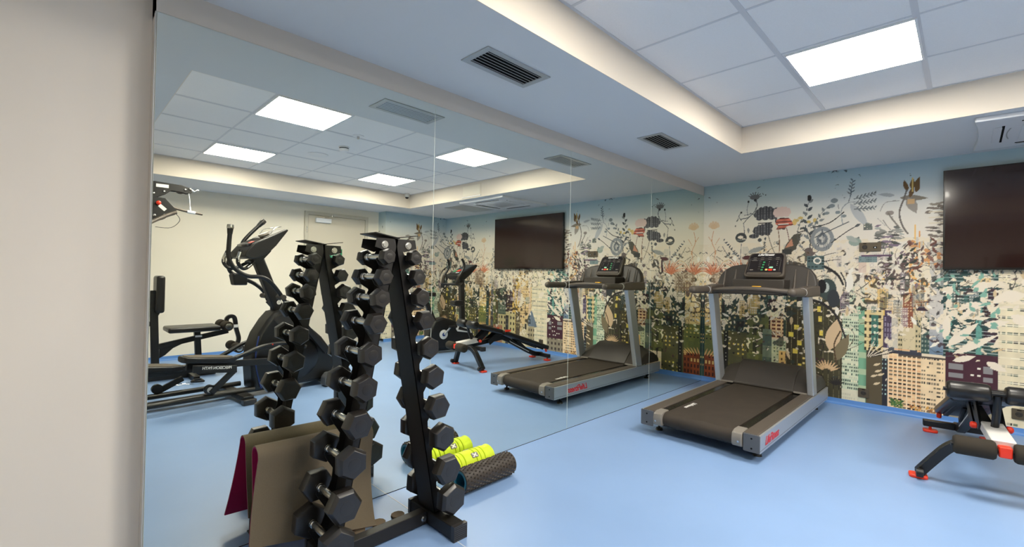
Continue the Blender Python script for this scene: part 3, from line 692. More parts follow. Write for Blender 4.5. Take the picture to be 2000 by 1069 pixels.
# ceiling lights
llab = {(0,0):'lit square ceiling panel nearest both the mirror and the grey wall end', (0,1):'lit square ceiling panel nearest both the mirror and the mural wall',
        (1,0):'lit square ceiling panel on the far side, above the elliptical trainer', (1,1):'lit square ceiling panel on the far side, closest to the door and air conditioner'}
for i, x in enumerate((1.76, 3.62)):
    for j, y in enumerate((-4.02, -2.16)):
        t = thing('ceiling_light', llab[(i,j)], 'ceiling light', (x, y, ZC-.012), 0, 'square LED panels in the tiled ceiling')
        a = .298; c_ = .287
        MB().box((-a,-a,0),(a,-c_,.014)).box((-a,c_,0),(a,a,.014)).box((-a,-c_,0),(-c_,c_,.014)).box((c_,-c_,0),(a,c_,.014)).build('frame', M_white, t)
        MB().box((-c_,-c_,.003),(c_,c_,.010)).build('diffuser', M_lamp, t, smooth=0)
# vents in the lowered ceiling
for y, lab in ((-3.80,'slotted ceiling vent above the dumbbell rack end of the mirror'), (-2.02,'slotted ceiling vent nearer the mural, above the treadmill side')):
    t = thing('ceiling_vent', lab, 'vent', (.485, y, ZS), 0, 'slotted vents in the lowered ceiling')
    a, l = .105, .235; ia, il = .073, .200
    b = MB().box((-a,-l,-.006),(a,-il,-.0003)).box((-a,il,-.006),(a,l,-.0003)).box((-a,-il,-.006),(-ia,il,-.0003)).box((ia,-il,-.006),(a,il,-.0003)); b.build('frame', M_vent, t, bevel=.0015)
    MB().box((-ia,-il,-.0012),(ia,il,-.0004)).build('duct_opening', M_dark, t)
    for k in range(6):
        x = -ia+.012+k*(2*ia-.024)/5
        MB().prism([(x-.006,-.0015),(x+.002,-.0055),(x+.005,-.0055),(x-.003,-.0015)], lambda p,q: (p,-il,q), lambda p,q: (p,il,q)).build('slat', M_vent, t)
    b = MB()
    for sx in (-1,1):
        for sy in (-1,1): b.cyl((sx*.09,sy*.15,-.0075),(sx*.09,sy*.15,-.006),.004,8)
    pass
# air conditioner cassette
t = thing('ceiling_air_conditioner', 'white ceiling cassette air conditioner above the wall screen', 'air conditioner', (2.745,-.70,ZS))
h = .47
out = []
for k in range(4):
    a0 = PI/2*k
    for q in np.linspace(-1, 1, 13):
        bow = .022*(1-q*q)
        rr = h-bow
        u, v = rr, q*h*.985
        out.append((u*math.cos(a0)-v*math.sin(a0), u*math.sin(a0)+v*math.cos(a0)))
MB().pz(out, -.032, -.0005).build('fascia', M_white, t, bevel=.012, seg=3)
MB().pz(rrect(-.24,-.24,.24,.24,.03), -.036, -.031).build('intake_grille', M_white, t, bevel=.002)
b = MB()
for k in range(14):
    x = -.18+.36*k/13; b.box((x-.004,-.16,-.0368),(x+.004,.16,-.0358))
b.build('grille_slots', M_vent, t)
for k in range(4):
    M = Matrix.Rotation(PI/2*k, 4, 'Z')
    MB().box((.322,-.25,-.0345),(.336,.25,-.0305)).build('air_slot', M_dark, t, xf=M)
    c2 = MB().prism([(.335,-.040),(.375,-.050 if k == 3 else -.036),(.377,-.046 if k == 3 else -.033),(.337,-.036)], lambda p,q: (p,-.24,q), lambda p,q: (p,.24,q)); c2.build('louvre', M_white, t, xf=M)
    b = MB()
    prv = [( .285+.02*math.cos(q*1.2), q*.16) for q in np.linspace(-1,1,9)]
    b.tube([(x,y,-.0325) for x,y in prv], .0035, 6); b.build('moulded_groove', M_vent, t, xf=M)
tag(MB().box((3.42,-.93,ZS-.004),(3.90,-.27,ZS-.0003)).build('ceiling_hatch', M_vent, bevel=.001), 'flat grey square hatch in the lowered ceiling beside the air conditioner', 'hatch')
t = thing('access_hatch', 'cream square hatch on the raised ceiling step near the security camera', 'hatch', (2.83,RY1-.0045,2.43))
MB().box((-.205,-.006,-.085),(.205,0,.085)).build('frame', M_cove, t, bevel=.002); MB().box((-.19,-.009,-.07),(.19,-.0055,.07)).build('lid', M_wall, t, bevel=.001)
MB().box((-.205,-.014,-.095),(.205,0,-.086)).build('lip', M_white, t)
t = thing('security_camera', 'small white dome camera under the ceiling corner beyond the door side', 'security camera', (4.36,-1.36,ZC-.001))
MB().lathe([(.036,0),(.040,-.008),(.040,-.05),(.036,-.062)],(0,0,0),(0,0,1),24).build('housing', M_lgrey, t); MB().lathe([(.030,-.058),(.028,-.075),(.018,-.088),(.002,-.092)],(0,0,0),(0,0,1),20).build('lens_dome', M_gloss, t)
t = thing('smoke_detector', 'round white smoke detector between the ceiling lights', 'smoke detector', (2.47,-3.33,ZC-.0005))
MB().lathe([(.055,0),(.055,-.010),(.047,-.014),(.047,-.022),(.050,-.026),(.046,-.048),(.030,-.056),(.001,-.057)],(0,0,0),(0,0,1),28).build('body', M_white, t); MB().lathe([(.0475,-.014),(.0475,-.022)],(0,0,0),(0,0,1),28).build('vent_ring', M_dark, t)
t = thing('sprinkler', 'small recessed sprinkler disc near the smoke detector', 'sprinkler', (1.99,-3.41,ZC-.0005))
MB().lathe([(.055,0),(.055,-.004),(.035,-.006)],(0,0,0),(0,0,1),24).build('cover_ring', M_white, t); MB().cyl((0,0,-.006),(0,0,-.03),.012).build('head', M_steel, t)
t = thing('ceiling_speaker', 'flat round white speaker disc in the ceiling between the far lights', 'speaker', (3.0,-3.39,ZC-.0005))
MB().lathe([(.11,0),(.11,-.006),(.10,-.010),(.09,-.008)],(0,0,0),(0,0,1),32).build('rim', M_white, t); MB().lathe([(.09,-.006),(.001,-.0075)],(0,0,0),(0,0,1),32).build('grille', M_lgrey, t)

# wall screen
t = thing('television', 'large black flat screen mounted high on the mural wall', 'television', (2.849,0,1.755))
hw, hh = .756, .430
MB().box((-.3,-.025,-.2),(.3,-.001,.2)).build('wall_mount', M_black, t)
MB().box((-hw,-.058,-hh),(hw,-.022,hh)).build('case', M_gloss, t, bevel=.003)
MB().box((-hw+.012,-.0605,-hh+.018),(hw-.012,-.0575,hh-.012)).build('screen', M_tv, t, smooth=0)
MB().box((-.03,-.062,-hh-.006),(.03,-.040,-hh+.001)).build('sensor_bar', M_gloss, t)
# ---------------------------------------------------------------- dumbbell rack (A-frame, ten pairs)
RXC, RYC = .382, -4.427
rack = thing('dumbbell_rack', 'black A-frame dumbbell rack standing close to the mirror', 'dumbbell rack', (RXC, RYC, 0))
ZL = [1.275,1.188,1.097,.993,.867,.732,.592,.447,.289,.145]
def off(z): return .067 + (1.275-z)*.187          # handle line: distance from the rack's middle plane
DH = .060                                         # handle sits this far outside the leg's web
def leg_y(z, d): return off(z) - DH + d
for sg in (-1, 1):
    P = lambda x, d, z: (x, sg*leg_y(z, d), z)
    lg = None
    b = MB()
    zt, zb = 1.357, .045
    b.add([P(-.064,0,zb),P(.064,0,zb),P(.064,.004,zb),P(-.064,.004,zb),P(-.064,0,zt),P(.064,0,zt),P(.064,.004,zt),P(-.064,.004,zt)],
          [(0,3,2,1),(4,5,6,7),(0,1,5,4),(1,2,6,5),(2,3,7,6),(3,0,4,7)])
    lg = b.build('leg', M_rack, rack, smooth=0)
    prof = [(0, zb), (0, zt), (.104, zt), (.104, 1.318), (.038, 1.300)]
    for i, z in enumerate(ZL):
        nxt = ZL[i+1] if i < 9 else .07
        low = max(z-.080, nxt+.036) if i < 9 else zb+.012
        prof += [(.030, z+.030), (.0395, z-.004), (.0415, z-.014), (.060, z-.0200), (.080, z-.012), (.084, z-.002), (.089, z-.010), (.072, z-.034), (.034, low)]
    prof += [(.034, zb)]
    for sx in (-1, 1):
        b = MB(); x0, x1 = sorted((sx*.060, sx*.064))
        n = len(prof)
        vs = [P(x0, d, z) for d, z in prof] + [P(x1, d, z) for d, z in prof]
        b.add(vs, [tuple(range(n)), tuple(range(n, 2*n))] + [(k,(k+1)%n,n+(k+1)%n,n+k) for k in range(n)])
        b.build('notched_side', M_rack, lg, smooth=0)
        q = Vector(P(sx*.064, .062, 1.330))
        MB().cyl(q, q+Vector((sx*.008,0,0)), .012, 6).cyl(q, q+Vector((sx*.003,0,0)), .016, 18).build('bolt', M_steel, lg)
    pl = MB(); a = [P(-.072,-.003,1.358), P(.072,-.003,1.358), P(.072,.114,1.358), P(-.072,.114,1.358)]
    a = [(p[0], p[1], p[2]+abs(p[1])*.19-.002) for p in a]
    pl.add(a+[(p[0],p[1],p[2]+.004) for p in a], [(0,3,2,1),(4,5,6,7),(0,1,5,4),(1,2,6,5),(2,3,7,6),(3,0,4,7)])
    pl.build('top_plate', M_rack, rack, smooth=0)
    yf = sg*.255
    MB().box((-.125,yf-.035,.004),(.220,yf+.035,.066)).build('cross_foot', M_rack, rack, bevel=.004)
    for x0, x1 in ((-.137,-.118),(.214,.236)):
        b = MB().box((x0,yf-.038,0),(x1,yf+.038,.0695))
        for k in range(7):
            z = .006+.0088*k; xe = x0 if x0 < 0 else x1
            b.box((xe-.0015,yf-.037,z),(xe+.0015,yf+.037,z+.005))
        b.build('rubber_end_cap', M_rubber, rack)
MB().box((-.024,-.219,.006),(.024,.219,.066)).build('base_beam', M_rack, rack, bevel=.003)
for y in (-.20, .20):
    MB().cyl((.024,y,.036),(.034,y,.036),.011,6).cyl((.024,y,.036),(.027,y,.036),.015,16).build('bolt', M_steel, rack)

def make_dumbbell(i, name='dumbbell'):
    """hexagonal rubber dumbbell lying along x, sizes grow with i"""
    t = thing(name, '', 'dumbbell', (0,0,0), 0, 'hex dumbbells on the A-frame rack')
    R = .0365 + .0375*i/9                    # circumradius of the hexagon
    half = .122 + .043*i/9
    inn = .076 + .022*i/9
    rot = random.uniform(0, PI/3)
    for sx in (-1, 1):
        rings = [(inn, .74), (inn+.006, .95), (inn+.012, 1.0), (half-.016, 1.0), (half-.002, .86), (half, .82)]
        vs = []; fs = []
        for x, k in rings:
            for a in range(6):
                an = rot + PI/3*a
                vs.append((sx*x, R*k*math.cos(an), R*k*math.sin(an)))
        m = len(rings)
        for r in range(m-1):
            for a in range(6): fs.append((r*6+a, r*6+(a+1)%6, (r+1)*6+(a+1)%6, (r+1)*6+a))
        fs += [tuple(range(6)), tuple(range((m-1)*6, m*6))]
        b = MB().add(vs, fs)
        b.lathe([(R*.40,0),(R*.40,.0006),(R*.36,.0010)], (sx*half,0,0), (sx,0,0), 24)
        b.build('head', M_rubber, t, bevel=.0015, seg=2, smooth=30)
    hp = [(.016,0),(.0175,.003),(.0175,.010),(.0135,.0115),(.0135,.0145),(.0175,.016),(.0175,.022),(.0145,.024),(.0148,.034)]
    hp = [(r, -inn+q) for r, q in hp] + [(.0160,-.02),(.0165,0),(.0160,.02)] + [(r, inn-q) for r, q in reversed(hp)]
    h = MB().lathe(hp, (0,0,0), (1,0,0), 18).build('handle', M_chrome, t)
    h['label'] = 'chrome handle'
    return t
ORD = ['topmost','second from the top','third from the top','fourth from the top','fifth from the top','sixth from the top','seventh from the top','eighth from the top','second from the floor','lowest']
for i, z in enumerate(ZL):
    first = make_dumbbell(i)
    for sg in (-1, 1):
        d = first if sg < 0 else copy_tree(first)
        d.location = (RXC, RYC + sg*off(z), z)
        d['label'] = 'black hex dumbbell, %s on the rack leg %s' % (ORD[i], 'beside the yoga mat' if sg < 0 else 'beside the lime foam roller')

# ---------------------------------------------------------------- yoga mat folded over a low stand
st = thing('mat_stand', 'thin black metal stand almost hidden beneath the folded yoga mat', 'stand', (.088, -4.60, 0))
MB().tube([(0,-.235,.006),(0,-.235,.412),(0,.235,.400),(0,.235,.006)], .006, 8).build('hoop', M_black, st)
for y in (-.235, .235): MB().box((-.025,y-.008,0),(.025,y+.008,.006)).build('foot', M_black, st, bevel=.001)
mt = thing('yoga_mat', 'olive yoga mat with magenta underside folded over a low stand beside the mirror', 'yoga mat', (.088, -4.60, 0))
def mat_sheet(t0, t1):
    """two-sided sheet between offsets t0 and t1 outward of the fold line"""
    NU, NS = 12, 40; vs = []; rows = []
    for j in range(NU+1):
        w = j/NU
        ztop = .452 - .012*w
        # +x flap end (near rack) and -x flap end (mirror side)
        bx, bz, by = .096+.088*w, .076-.060*w, (-.318)+(.195+.318)*w
        cx_, cz_, cy_ = -.060, .10, -.262+.50*w
        ty = -.275 + .525*w
        r = .042+.002*w
        path = []
        for k in range(18):      # mirror side going up
            q = k/17; path.append((cx_+( -r-cx_)*(1-(1-q)**2.2), cy_+(ty-cy_)*q, cz_+(ztop-r-cz_)*q))
        for k in range(1, 8):
            a = PI - PI*k/8; path.append((r*math.cos(a), ty, ztop-r+r*math.sin(a)))
        for k in range(18):
            q = k/17; path.append((r+(bx-r)*(q**2.0), ty+(by-ty)*q, ztop-r+(bz-ztop+r)*q))
        rows.append(path)
    n = len(rows[0])
    def offp(path, k, t):
        p = Vector(path[k]); a = Vector(path[max(k-1,0)]); b_ = Vector(path[min(k+1,n-1)])
        tg = (b_-a); nr = Vector((-tg.z, 0, tg.x)).normalized()
        return p + nr*t
    for t in (t0, t1):
        for path in rows:
            for k in range(n): vs.append(offp(path, k, t))
    fs = []; m = (NU+1)*n
    for s_ in (0, m):
        for j in range(NU):
            for k in range(n-1):
                a = s_+j*n+k; fs.append((a, a+1, a+n+1, a+n))
    for k in range(n-1):
        for j in (0, NU):
            a = j*n+k; fs.append((a, a+1, m+a+1, m+a))
    for j in range(NU):
        for k in (0, n-1):
            a = j*n+k; fs.append((a, a+n, m+a+n, m+a))
    return MB().add(vs, fs)
mat_sheet(.0, .004).build('top_layer', M_mat, mt, smooth=60)
o = mat_sheet(-.004, -.0002).build('underside', M_mag, mt, smooth=60); o['label'] = 'magenta underside'

# interlocking edge strip lying under the rack
def jig(y0, y1, x0):
    pts = [(x0+.115, y0), (x0+.115, y1), (x0+.055, y1)]
    n = 3; st_ = (y1-y0)/n
    for k in range(n):
        yc = y1-(k+.5)*st_
        pts += [(x0+.055, yc+.020)]
        for a in range(9):
            an = math.radians(40+ (320-40)*a/8)
            pts.append((x0+.022+.032*math.cos(an), yc+.034*math.sin(an)))
        pts += [(x0+.055, yc-.020)]
    pts += [(x0+.055, y0)]
    return pts
tag(MB().pz(jig(-4.53,-4.216,.222), .0008, .012).build('foam_edge_strip', M_jig, bevel=.002), 'taupe interlocking foam edge strip on the floor behind the rack beam', 'foam strip')

# ---------------------------------------------------------------- foam rollers by the mirror
rl = thing('foam_roller', 'long black studded foam roller on the floor by the dumbbell rack', 'foam roller', (.272, -3.90, .069))
R = .062; Lr = .385
MB().lathe([(R-.008,.001),(R-.008,Lr-.001),(R-.003,Lr),(R,Lr-.003),(R,.003),(R-.003,0)], (0,0,0), (0,1,0), 40, True).build('body', M_troll, rl)
MB().lathe([(R-.019,-.001),(R-.0078,-.001),(R-.0078,Lr+.001),(R-.019,Lr+.001)], (0,0,0), (0,1,0), 40, True).build('core', M_teal, rl)['label'] = 'teal inner tube'
b = MB()
for a in range(18):
    for k in range(17):
        an = 2*PI*(a+(k%2)*.5)/18; y = .014+k*(Lr-.028)/16
        c, s = math.cos(an), math.sin(an)
        da = .085; dy = .0095
        q = [(an-da,0),(an,-dy),(an+da,0),(an,dy)]
        base = [(R*math.cos(u), y+v, R*math.sin(u)) for u, v in q]
        top = [((R+.0065)*math.cos(an+(u-an)*.55), y+v*.55, (R+.0065)*math.sin(an+(u-an)*.55)) for u, v in q]
        b.add(base+top, [(4,5,6,7),(0,1,5,4),(1,2,6,5),(2,3,7,6),(3,0,4,7)])
b.build('studs', M_troll, rl, smooth=0)
rl2 = thing('foam_roller', 'short lime yellow grooved foam roller between the black roller and mirror', 'foam roller', (.105, -3.875, .071))
Ly = .335; prof = [(.045,0),(.066,0),(.070,.004)]
y = .012
for k in range(7):
    w = .028 if k not in (3,) else .085
    if k in (0,1,2,4,5,6): w = .030
    prof += [(.0705,y),(.0705,y+w-.005),(.0635,y+w-.003),(.0635,y+w)]
    y += w+.002
prof = [p for p in prof if p[1] < Ly-.008] + [(.0705,Ly-.006),(.066,Ly),(.045,Ly)]
MB().lathe(prof, (0,0,0), (0,1,0), 40, True).build('body', M_lime, rl2)
MB().lathe([(.040,.003),(.0455,.003),(.0455,Ly-.003),(.040,Ly-.003)], (0,0,0), (0,1,0), 32, True).build('core', M_dark, rl2)
def badge(an, yc):
    c, s = math.cos(an), math.sin(an); Rr = .0712
    E_ = Vector((-s,0,c)); O = Vector((c*Rr, yc, s*Rr)); N = Vector((c,0,s))
    p = MB().prism(rrect(-.016,-.024,.016,.024,.006), lambda u,v: O+E_*u+Vector((0,v,0))-N*.003, lambda u,v: O+E_*u+Vector((0,v,0))+N*.0012).build('badge', M_grey, rl2)
    k = MB()
    k.bar(O-E_*.011-Vector((0,.015,0))+N*.0012, O+E_*.011+Vector((0,.015,0))+N*.0012, .007, .0012, (0,1,0)); k.bar(O-E_*.011+Vector((0,.015,0))+N*.0013, O+E_*.011-Vector((0,.015,0))+N*.0013, .007, .0012, (0,1,0))
    k.build('badge_cross', M_wprint, p)
badge(math.radians(50), .185); badge(math.radians(135), .185)
# ---------------------------------------------------------------- treadmill (faces the mural)
tm = thing('treadmill', 'grey treadmill with silver side rails facing the mural beside the mirror', 'treadmill', (.866, -1.20, 0))
YR, YF = -1.03, 1.015
for s in (-1, 1):
    b = MB().px([(YR+.003,.069),(YF-.03,.069),(YF,.09),(YF,.185),(YR+.003,.185)], s*.412, s*.427)
    r = b.build('side_rail', M_silver, tm, bevel=.002)
    MB().box((s*.4265,YR+.004,.086),(s*.4278,YF-.02,.0885)).build('groove', M_cap, r)
    if s > 0: text('side_logo', 'LifeFitness', .078, (.4282, YR+.10, .104), (0,1,0), (0,0,1), M_red, r, shear=.35, off=.0022, xscale=1.0)
    else: text('side_logo', 'LifeFitness', .078, (-.4282, YR+.52, .104), (0,-1,0), (0,0,1), M_red, r, shear=.35, off=.0022, xscale=1.0)
    b = MB().prism([(s*.318,.10),(s*.412,.10),(s*.412,.186),(s*.405,.191),(s*.325,.191),(s*.318,.185)], lambda x,z: (x,YR+.004,z), lambda x,z: (x,.52,z))
    b.build('foot_rail', M_tgrey, tm, bevel=.002)
    MB().prism(rrect(min(s*.322,s*.4255),.070,max(s*.322,s*.4255),.188,.008), lambda x,z: (x,YR-.006,z), lambda x,z: (x,YR+.004,z)).build('end_cap', M_cap, tm, bevel=.003)
    b = MB()
    for z in (.095, .160): b.cyl((s*.375,YR-.0075,z),(s*.375,YR-.005,z),.006,12)
    b.build('cap_screw', M_dark, tm)
    # roller bracket with bolt
    pr = [(YR+.11,.192),(YR+.03,.192),(YR-.010,.178),(YR-.020,.150),(YR-.018,.105),(YR-.005,.088),(YR+.11,.088)]
    br = MB().px(pr, s*.252, s*.318).build('roller_bracket', M_grey, tm, bevel=.006, seg=3)
    MB().cyl((s*.296,YR-.024,.125),(s*.296,YR-.012,.125),.007,12).build('bolt', M_steel, br)
    MB().box((s*.262,YR+.10,.172),(s*.318,.50,.180)).build('belt_gutter', M_gloss, tm)
# belt with rounded rear end
prof = []
for k in range(13):
    a = PI/2 + PI*k/12
    prof.append((YR+.055+.050*math.cos(a), .134+.050*math.sin(a)))
poly = [(.56,.184)] + prof + [(.56,.084)]
bl = MB().px(poly, -.252, .252).build('running_belt', M_belt, tm)
text('belt_logo', 'LifeFitness', .048, (-.218, -.545, .1846), (0,-1,0), (1,0,0), M_wprint, bl, shear=.3, off=.001)
MB().box((-.318,-.6,.10),(.318,.55,.165)).build('deck', M_gloss, tm)
# motor hood: raised middle, lower shoulders
def hood(x0, x1, pr, name, taper=0.0):
    n = len(pr); vs = []
    for x, k in ((x0, 1), (x1, 1)):
        for y, z in pr: vs.append((x, y, z))
    return MB().add(vs, [tuple(range(n)), tuple(range(n,2*n))] + [(k,(k+1)%n,n+(k+1)%n,n+k) for k in range(n)]).build(name, M_tdark, tm, bevel=.006, seg=3)
mid = [(.475,.186),(.475,.205),(.53,.265),(.60,.335),(.66,.375),(.72,.392),(.80,.390),(.90,.365),(.97,.32),(1.005,.25),(1.01,.186)]
hood(-.255, .255, mid, 'motor_hood')
b = MB()
for s in (-1, 1):
    vs = []
    sh = [(.475,.188),(.475,.204),(.53,.225),(.60,.262),(.68,.30),(.78,.312),(.90,.30),(.985,.255),(1.005,.22),(1.008,.188)]
    n = len(sh)
    inn = [(.475,.188),(.475,.204),(.53,.255),(.60,.318),(.68,.362),(.78,.372),(.90,.352),(.985,.29),(1.005,.24),(1.008,.188)]
    for y, z in inn: vs.append((s*.254,y,z))
    for y, z in [(p[0], p[1]) for p in sh]: vs.append((s*.40,y,z))
    for y, z in sh: vs.append((s*.41,y,min(z,.24)))
    fs = [tuple(range(n)), tuple(range(2*n,3*n))]
    for l in (0, n):
        fs += [(l+k, l+(k+1)%n, l+n+(k+1)%n, l+n+k) for k in range(n)]
    b = MB().add(vs, fs).build('hood_shoulder', M_tdark, tm, bevel=.004)
for s in (-1, 1):
    MB().box((s*.262,.462,.188),(s*.425,.478,.202)).build('hood_lip', M_grey, tm, bevel=.002)
    # slanted upright
    b = MB(); x0, x1 = s*.372, s*.424
    p = [(.455,.19),(.575,.19),(.370,1.085),(.235,1.085)]
    b.px(p, x0, x1).build('upright', M_silver, tm, bevel=.006, seg=3)
    # hand grip
    g = MB().tube([(s*.397,-.205,1.110),(s*.397,-.198,1.110),(s*.397,-.185,1.110),(s*.397,-.16,1.110),(s*.397,.13,1.108)], [.012,.026,.033,.035,.035], 20).build('hand_grip', M_tgrey, tm, smooth=50)
    MB().tube([(s*.397,.13,1.108),(s*.397,.145,1.108)], .036, 20).build('grip_ring', M_lgrey, g)
    b = MB().px([(.145,1.068),(.145,1.146),(.30,1.160),(.60,1.165),(.62,1.068)], s*.356, s*.436).build('console_arm', M_tgrey, tm, bevel=.014, seg=4)
MB().tube([(-.37,.20,1.105),(-.28,.13,1.112),(-.14,.085,1.124),(0,.07,1.128),(.14,.085,1.124),(.28,.13,1.112),(.37,.20,1.105)], .021, 16, smooth=5).build('cross_bar', M_tgrey, tm)
# console tray and hood
MB().py([(-.40,1.075),(.40,1.075),(.40,1.115),(.24,1.135),(-.24,1.135),(-.40,1.115)], .16, .60).build('console_tray', M_tdark, tm, bevel=.01, seg=3)
out = [(-.432,1.07),(-.432,1.19),(-.415,1.255),(-.375,1.31),(-.315,1.345),(-.22,1.362),(.22,1.362),(.315,1.345),(.375,1.31),(.415,1.255),(.432,1.19),(.432,1.07)]
MB().prism(out, lambda x,z: (x,.46+(z-1.07)*.35,z), lambda x,z: (x*.97,.60+(z-1.07)*.10,z)).build('console_back', M_tdark, tm, bevel=.016, seg=4)
for x in (-.36,-.26,.26,.36):
    MB().tube([(x,.452,1.12),(x,.478,1.19),(x,.520,1.31)], [.010,.010,.004], 8).build('moulded_rib', M_tgrey, tm)
cb = MB().box((-.22,.30,1.125),(.22,.50,1.215)); cb.build('console_bridge', M_tdark, tm, bevel=.008)
# tilted display
Dn = Vector((0,-.85,.527)); Du = Vector((0,.527,.85)); Do = Vector((0,.475,1.232))
def dpt(u, v, w=0.0): return Do + Vector((u,0,0)) + Du*v + Dn*w
outl = []
for u, v in rrect(-.178,0,.178,.268,.035): outl.append((u*(1-.10*(v/.268)), v + (.022*(1-(u/.178)**2) if v > .13 else 0)))
dsp = MB().prism(outl, lambda u,v: dpt(u,v,-.035), lambda u,v: dpt(u,v,.018)).build('display', M_tgrey, tm, bevel=.012, seg=4)
ins = [(u*.90, .135+(v-.135)*.90) for u, v in outl]
MB().prism(ins, lambda u,v: dpt(u,v,.017), lambda u,v: dpt(u,v,.0195)).build('glass', M_screen, dsp, bevel=.001)
MB().prism(rrect(-.15,.016,.15,.048,.012), lambda u,v: dpt(u,v,.018), lambda u,v: dpt(u,v,.0225)).build('reading_ledge', M_tgrey, dsp, bevel=.003)
text('display_logo', 'LifeFitness', .036, dpt(-.082,.238,.0198), (1,0,0), Du, M_wprint, dsp, shear=.4, off=.0012)
def blk(name, u, v, w, h, m): MB().prism(rrect(u-w/2,v-h/2,u+w/2,v+h/2,min(w,h)*.35), lambda a,b_: dpt(a,b_,.019), lambda a,b_: dpt(a,b_,.0212)).build(name, m, dsp)
for k in range(4): blk('level_button', -.022+.003*k, .075+.029*k, .020, .015, M_btng)
blk('go_button', .055, .103, .034, .017, M_btnw); blk('pause_button', .018, .077, .021, .019, M_btny); blk('stop_button', .052, .075, .036, .021, M_orange); blk('cool_down_button', .088, .076, .022, .014, M_lgrey)
b = MB()
for r_, v in ((0,.216),(1,.196)):
    for k in range(4): b.prism(rrect(-.115+.066*k,v-.002,-.085+.066*k,v+.002,.001), lambda a,b_: dpt(a,b_,.0193), lambda a,b_: dpt(a,b_,.0198))
for k in range(5):
    b.prism(rrect(-.058,.085+.022*k,-.036,.088+.022*k,.001), lambda a,b_: dpt(a,b_,.0193), lambda a,b_: dpt(a,b_,.0198))
for v in (.125,.145,.165):
    b.prism(rrect(.028,v,.036,v+.007,.001), lambda a,b_: dpt(a,b_,.0193), lambda a,b_: dpt(a,b_,.0198)); b.prism(rrect(.098,v,.106,v+.007,.001), lambda a,b_: dpt(a,b_,.0193), lambda a,b_: dpt(a,b_,.0198))
b.prism(rrect(-.125,.180,-.075,.184,.001), lambda a,b_: dpt(a,b_,.0193), lambda a,b_: dpt(a,b_,.0198)); b.prism(rrect(-.128,.070,-.098,.080,.001), lambda a,b_: dpt(a,b_,.0193), lambda a,b_: dpt(a,b_,.0198))
for u0, v0, u1, v1 in ((-.142,.062,-.1405,.205),(.128,.062,.1295,.19),(-.142,.2055,.128,.207),(-.142,.188,.128,.1893)):
    b.prism([(u0,v0),(u1,v0),(u1,v1),(u0,v1)], lambda a,b_: dpt(a,b_,.0193), lambda a,b_: dpt(a,b_,.0196))
b.build('key_legends', M_grey, dsp)
MB().box((-.036,.262,1.135),(.036,.300,1.152)).build('stop_key', M_yel, tm, bevel=.005)
for x, y in ((.36,-.86),(-.36,-.86),(.36,.80),(-.36,.80)):
    MB().cyl((x,y,0),(x,y,.016),.030,18,.024).cyl((x,y,.014),(x,y,.075),.009,10).build('levelling_foot', M_black, tm)
MB().box((-.315,-.93,.058),(.315,.98,.10)).build('shade_pan', M_black, tm)  # black slab added to deepen the shade on the floor beneath the deck
MB().box((-.36,-.82,.055),(.36,-.76,.10)).box((-.36,.62,.055),(.36,.72,.10)).build('under_frame', M_black, tm)
for x in (-.30, .30): MB().lathe([(.03,-.02),(.034,-.015),(.034,.015),(.03,.02)],(x,.93,.036),(1,0,0),18).build('transport_wheel', M_black, tm)

# ---------------------------------------------------------------- adjustable weight bench (decline)
bn = thing('weight_bench', 'black adjustable decline bench with pale frame and orange feet below the screen', 'weight bench', (2.365, -1.62, 0), math.radians(7.9))
def pads(name, u, z, r, v0, v1, m, par=None, end=.012):
    return MB().lathe([(r*.55,v0),(r-end*.6,v0+.001),(r,v0+end),(r,v1-end),(r-end*.6,v1-.001),(r*.55,v1)], (0,u,z), (1,0,0), 28).build(name, m, par or bn, smooth=60)
# front arch foot
for s in (-1, 1):
    P_ = spline([Vector(p) for p in ((s*.03,-.06,.275),(s*.12,-.055,.272),(s*.20,-.045,.225),(s*.27,-.03,.13),(s*.335,-.015,.030))], 5)
    MB().sweep(P_, [(-.028,-.025),(.028,-.025),(.028,.025),(-.028,.025)], (0,1,0)).build('front_leg', M_black, bn, bevel=.004)
    MB().pz(rrect(s*.338-.045,-.055,s*.338+.045,.025,.02), 0, .020).build('rubber_foot', M_orange, bn, bevel=.005)
    MB().lathe([(.018,-.018),(.026,-.016),(.026,.016),(.018,.018)], (s*.335,-.065,.042), (1,0,0), 18).build('wheel', M_black, bn)
    MB().pz(rrect(s*.165-.045,1.165,s*.165+.045,1.245,.02), 0, .020).cyl((s*.165,1.205,.018),(s*.165,1.205,.05),.010,10).build('rubber_foot', M_orange, bn, bevel=.005)
MB().box((-.21,1.178,.045),(.21,1.232,.095)).build('rear_foot_bar', M_black, bn, bevel=.006)
# pale main beam to the leg rollers
MB().bar((0,-.19,.318),(0,.10,.352),.098,.056).build('main_beam', M_wpaint, bn, bevel=.006)
MB().box((-.026,-.235,.262),(.026,-.170,.322)).build('roller_clamp', M_orange, bn, bevel=.006)
MB().cyl((-.215,-.205,.290),(.215,-.205,.290),.012,12).build('roller_axle', M_black, bn)
for s in (-1, 1): pads('foam_pad', -.205, .290, .052, min(s*.035,s*.205), max(s*.035,s*.205), M_foam)
MB().bar((0,-.07,.285),(0,.52,.360),.055,.055).build('frame_tube', M_black, bn, bevel=.004)
MB().sweep([(0,.50,.365),(0,.62,.315),(0,.95,.150),(0,1.10,.085),(0,1.24,.070)], [(-.025,-.03),(.025,-.03),(.025,.03),(-.025,.03)]).build('rear_tube', M_black, bn, bevel=.004)
MB().box((-.0262,.63,.30),(-.0256,.64,.31)).bar((-.0262,.64,.295),(-.0262,.98,.128),.0008,.010).bar((.0262,.64,.295),(.0262,.98,.128),.0008,.010).build('frame_lettering', M_wprint, bn)
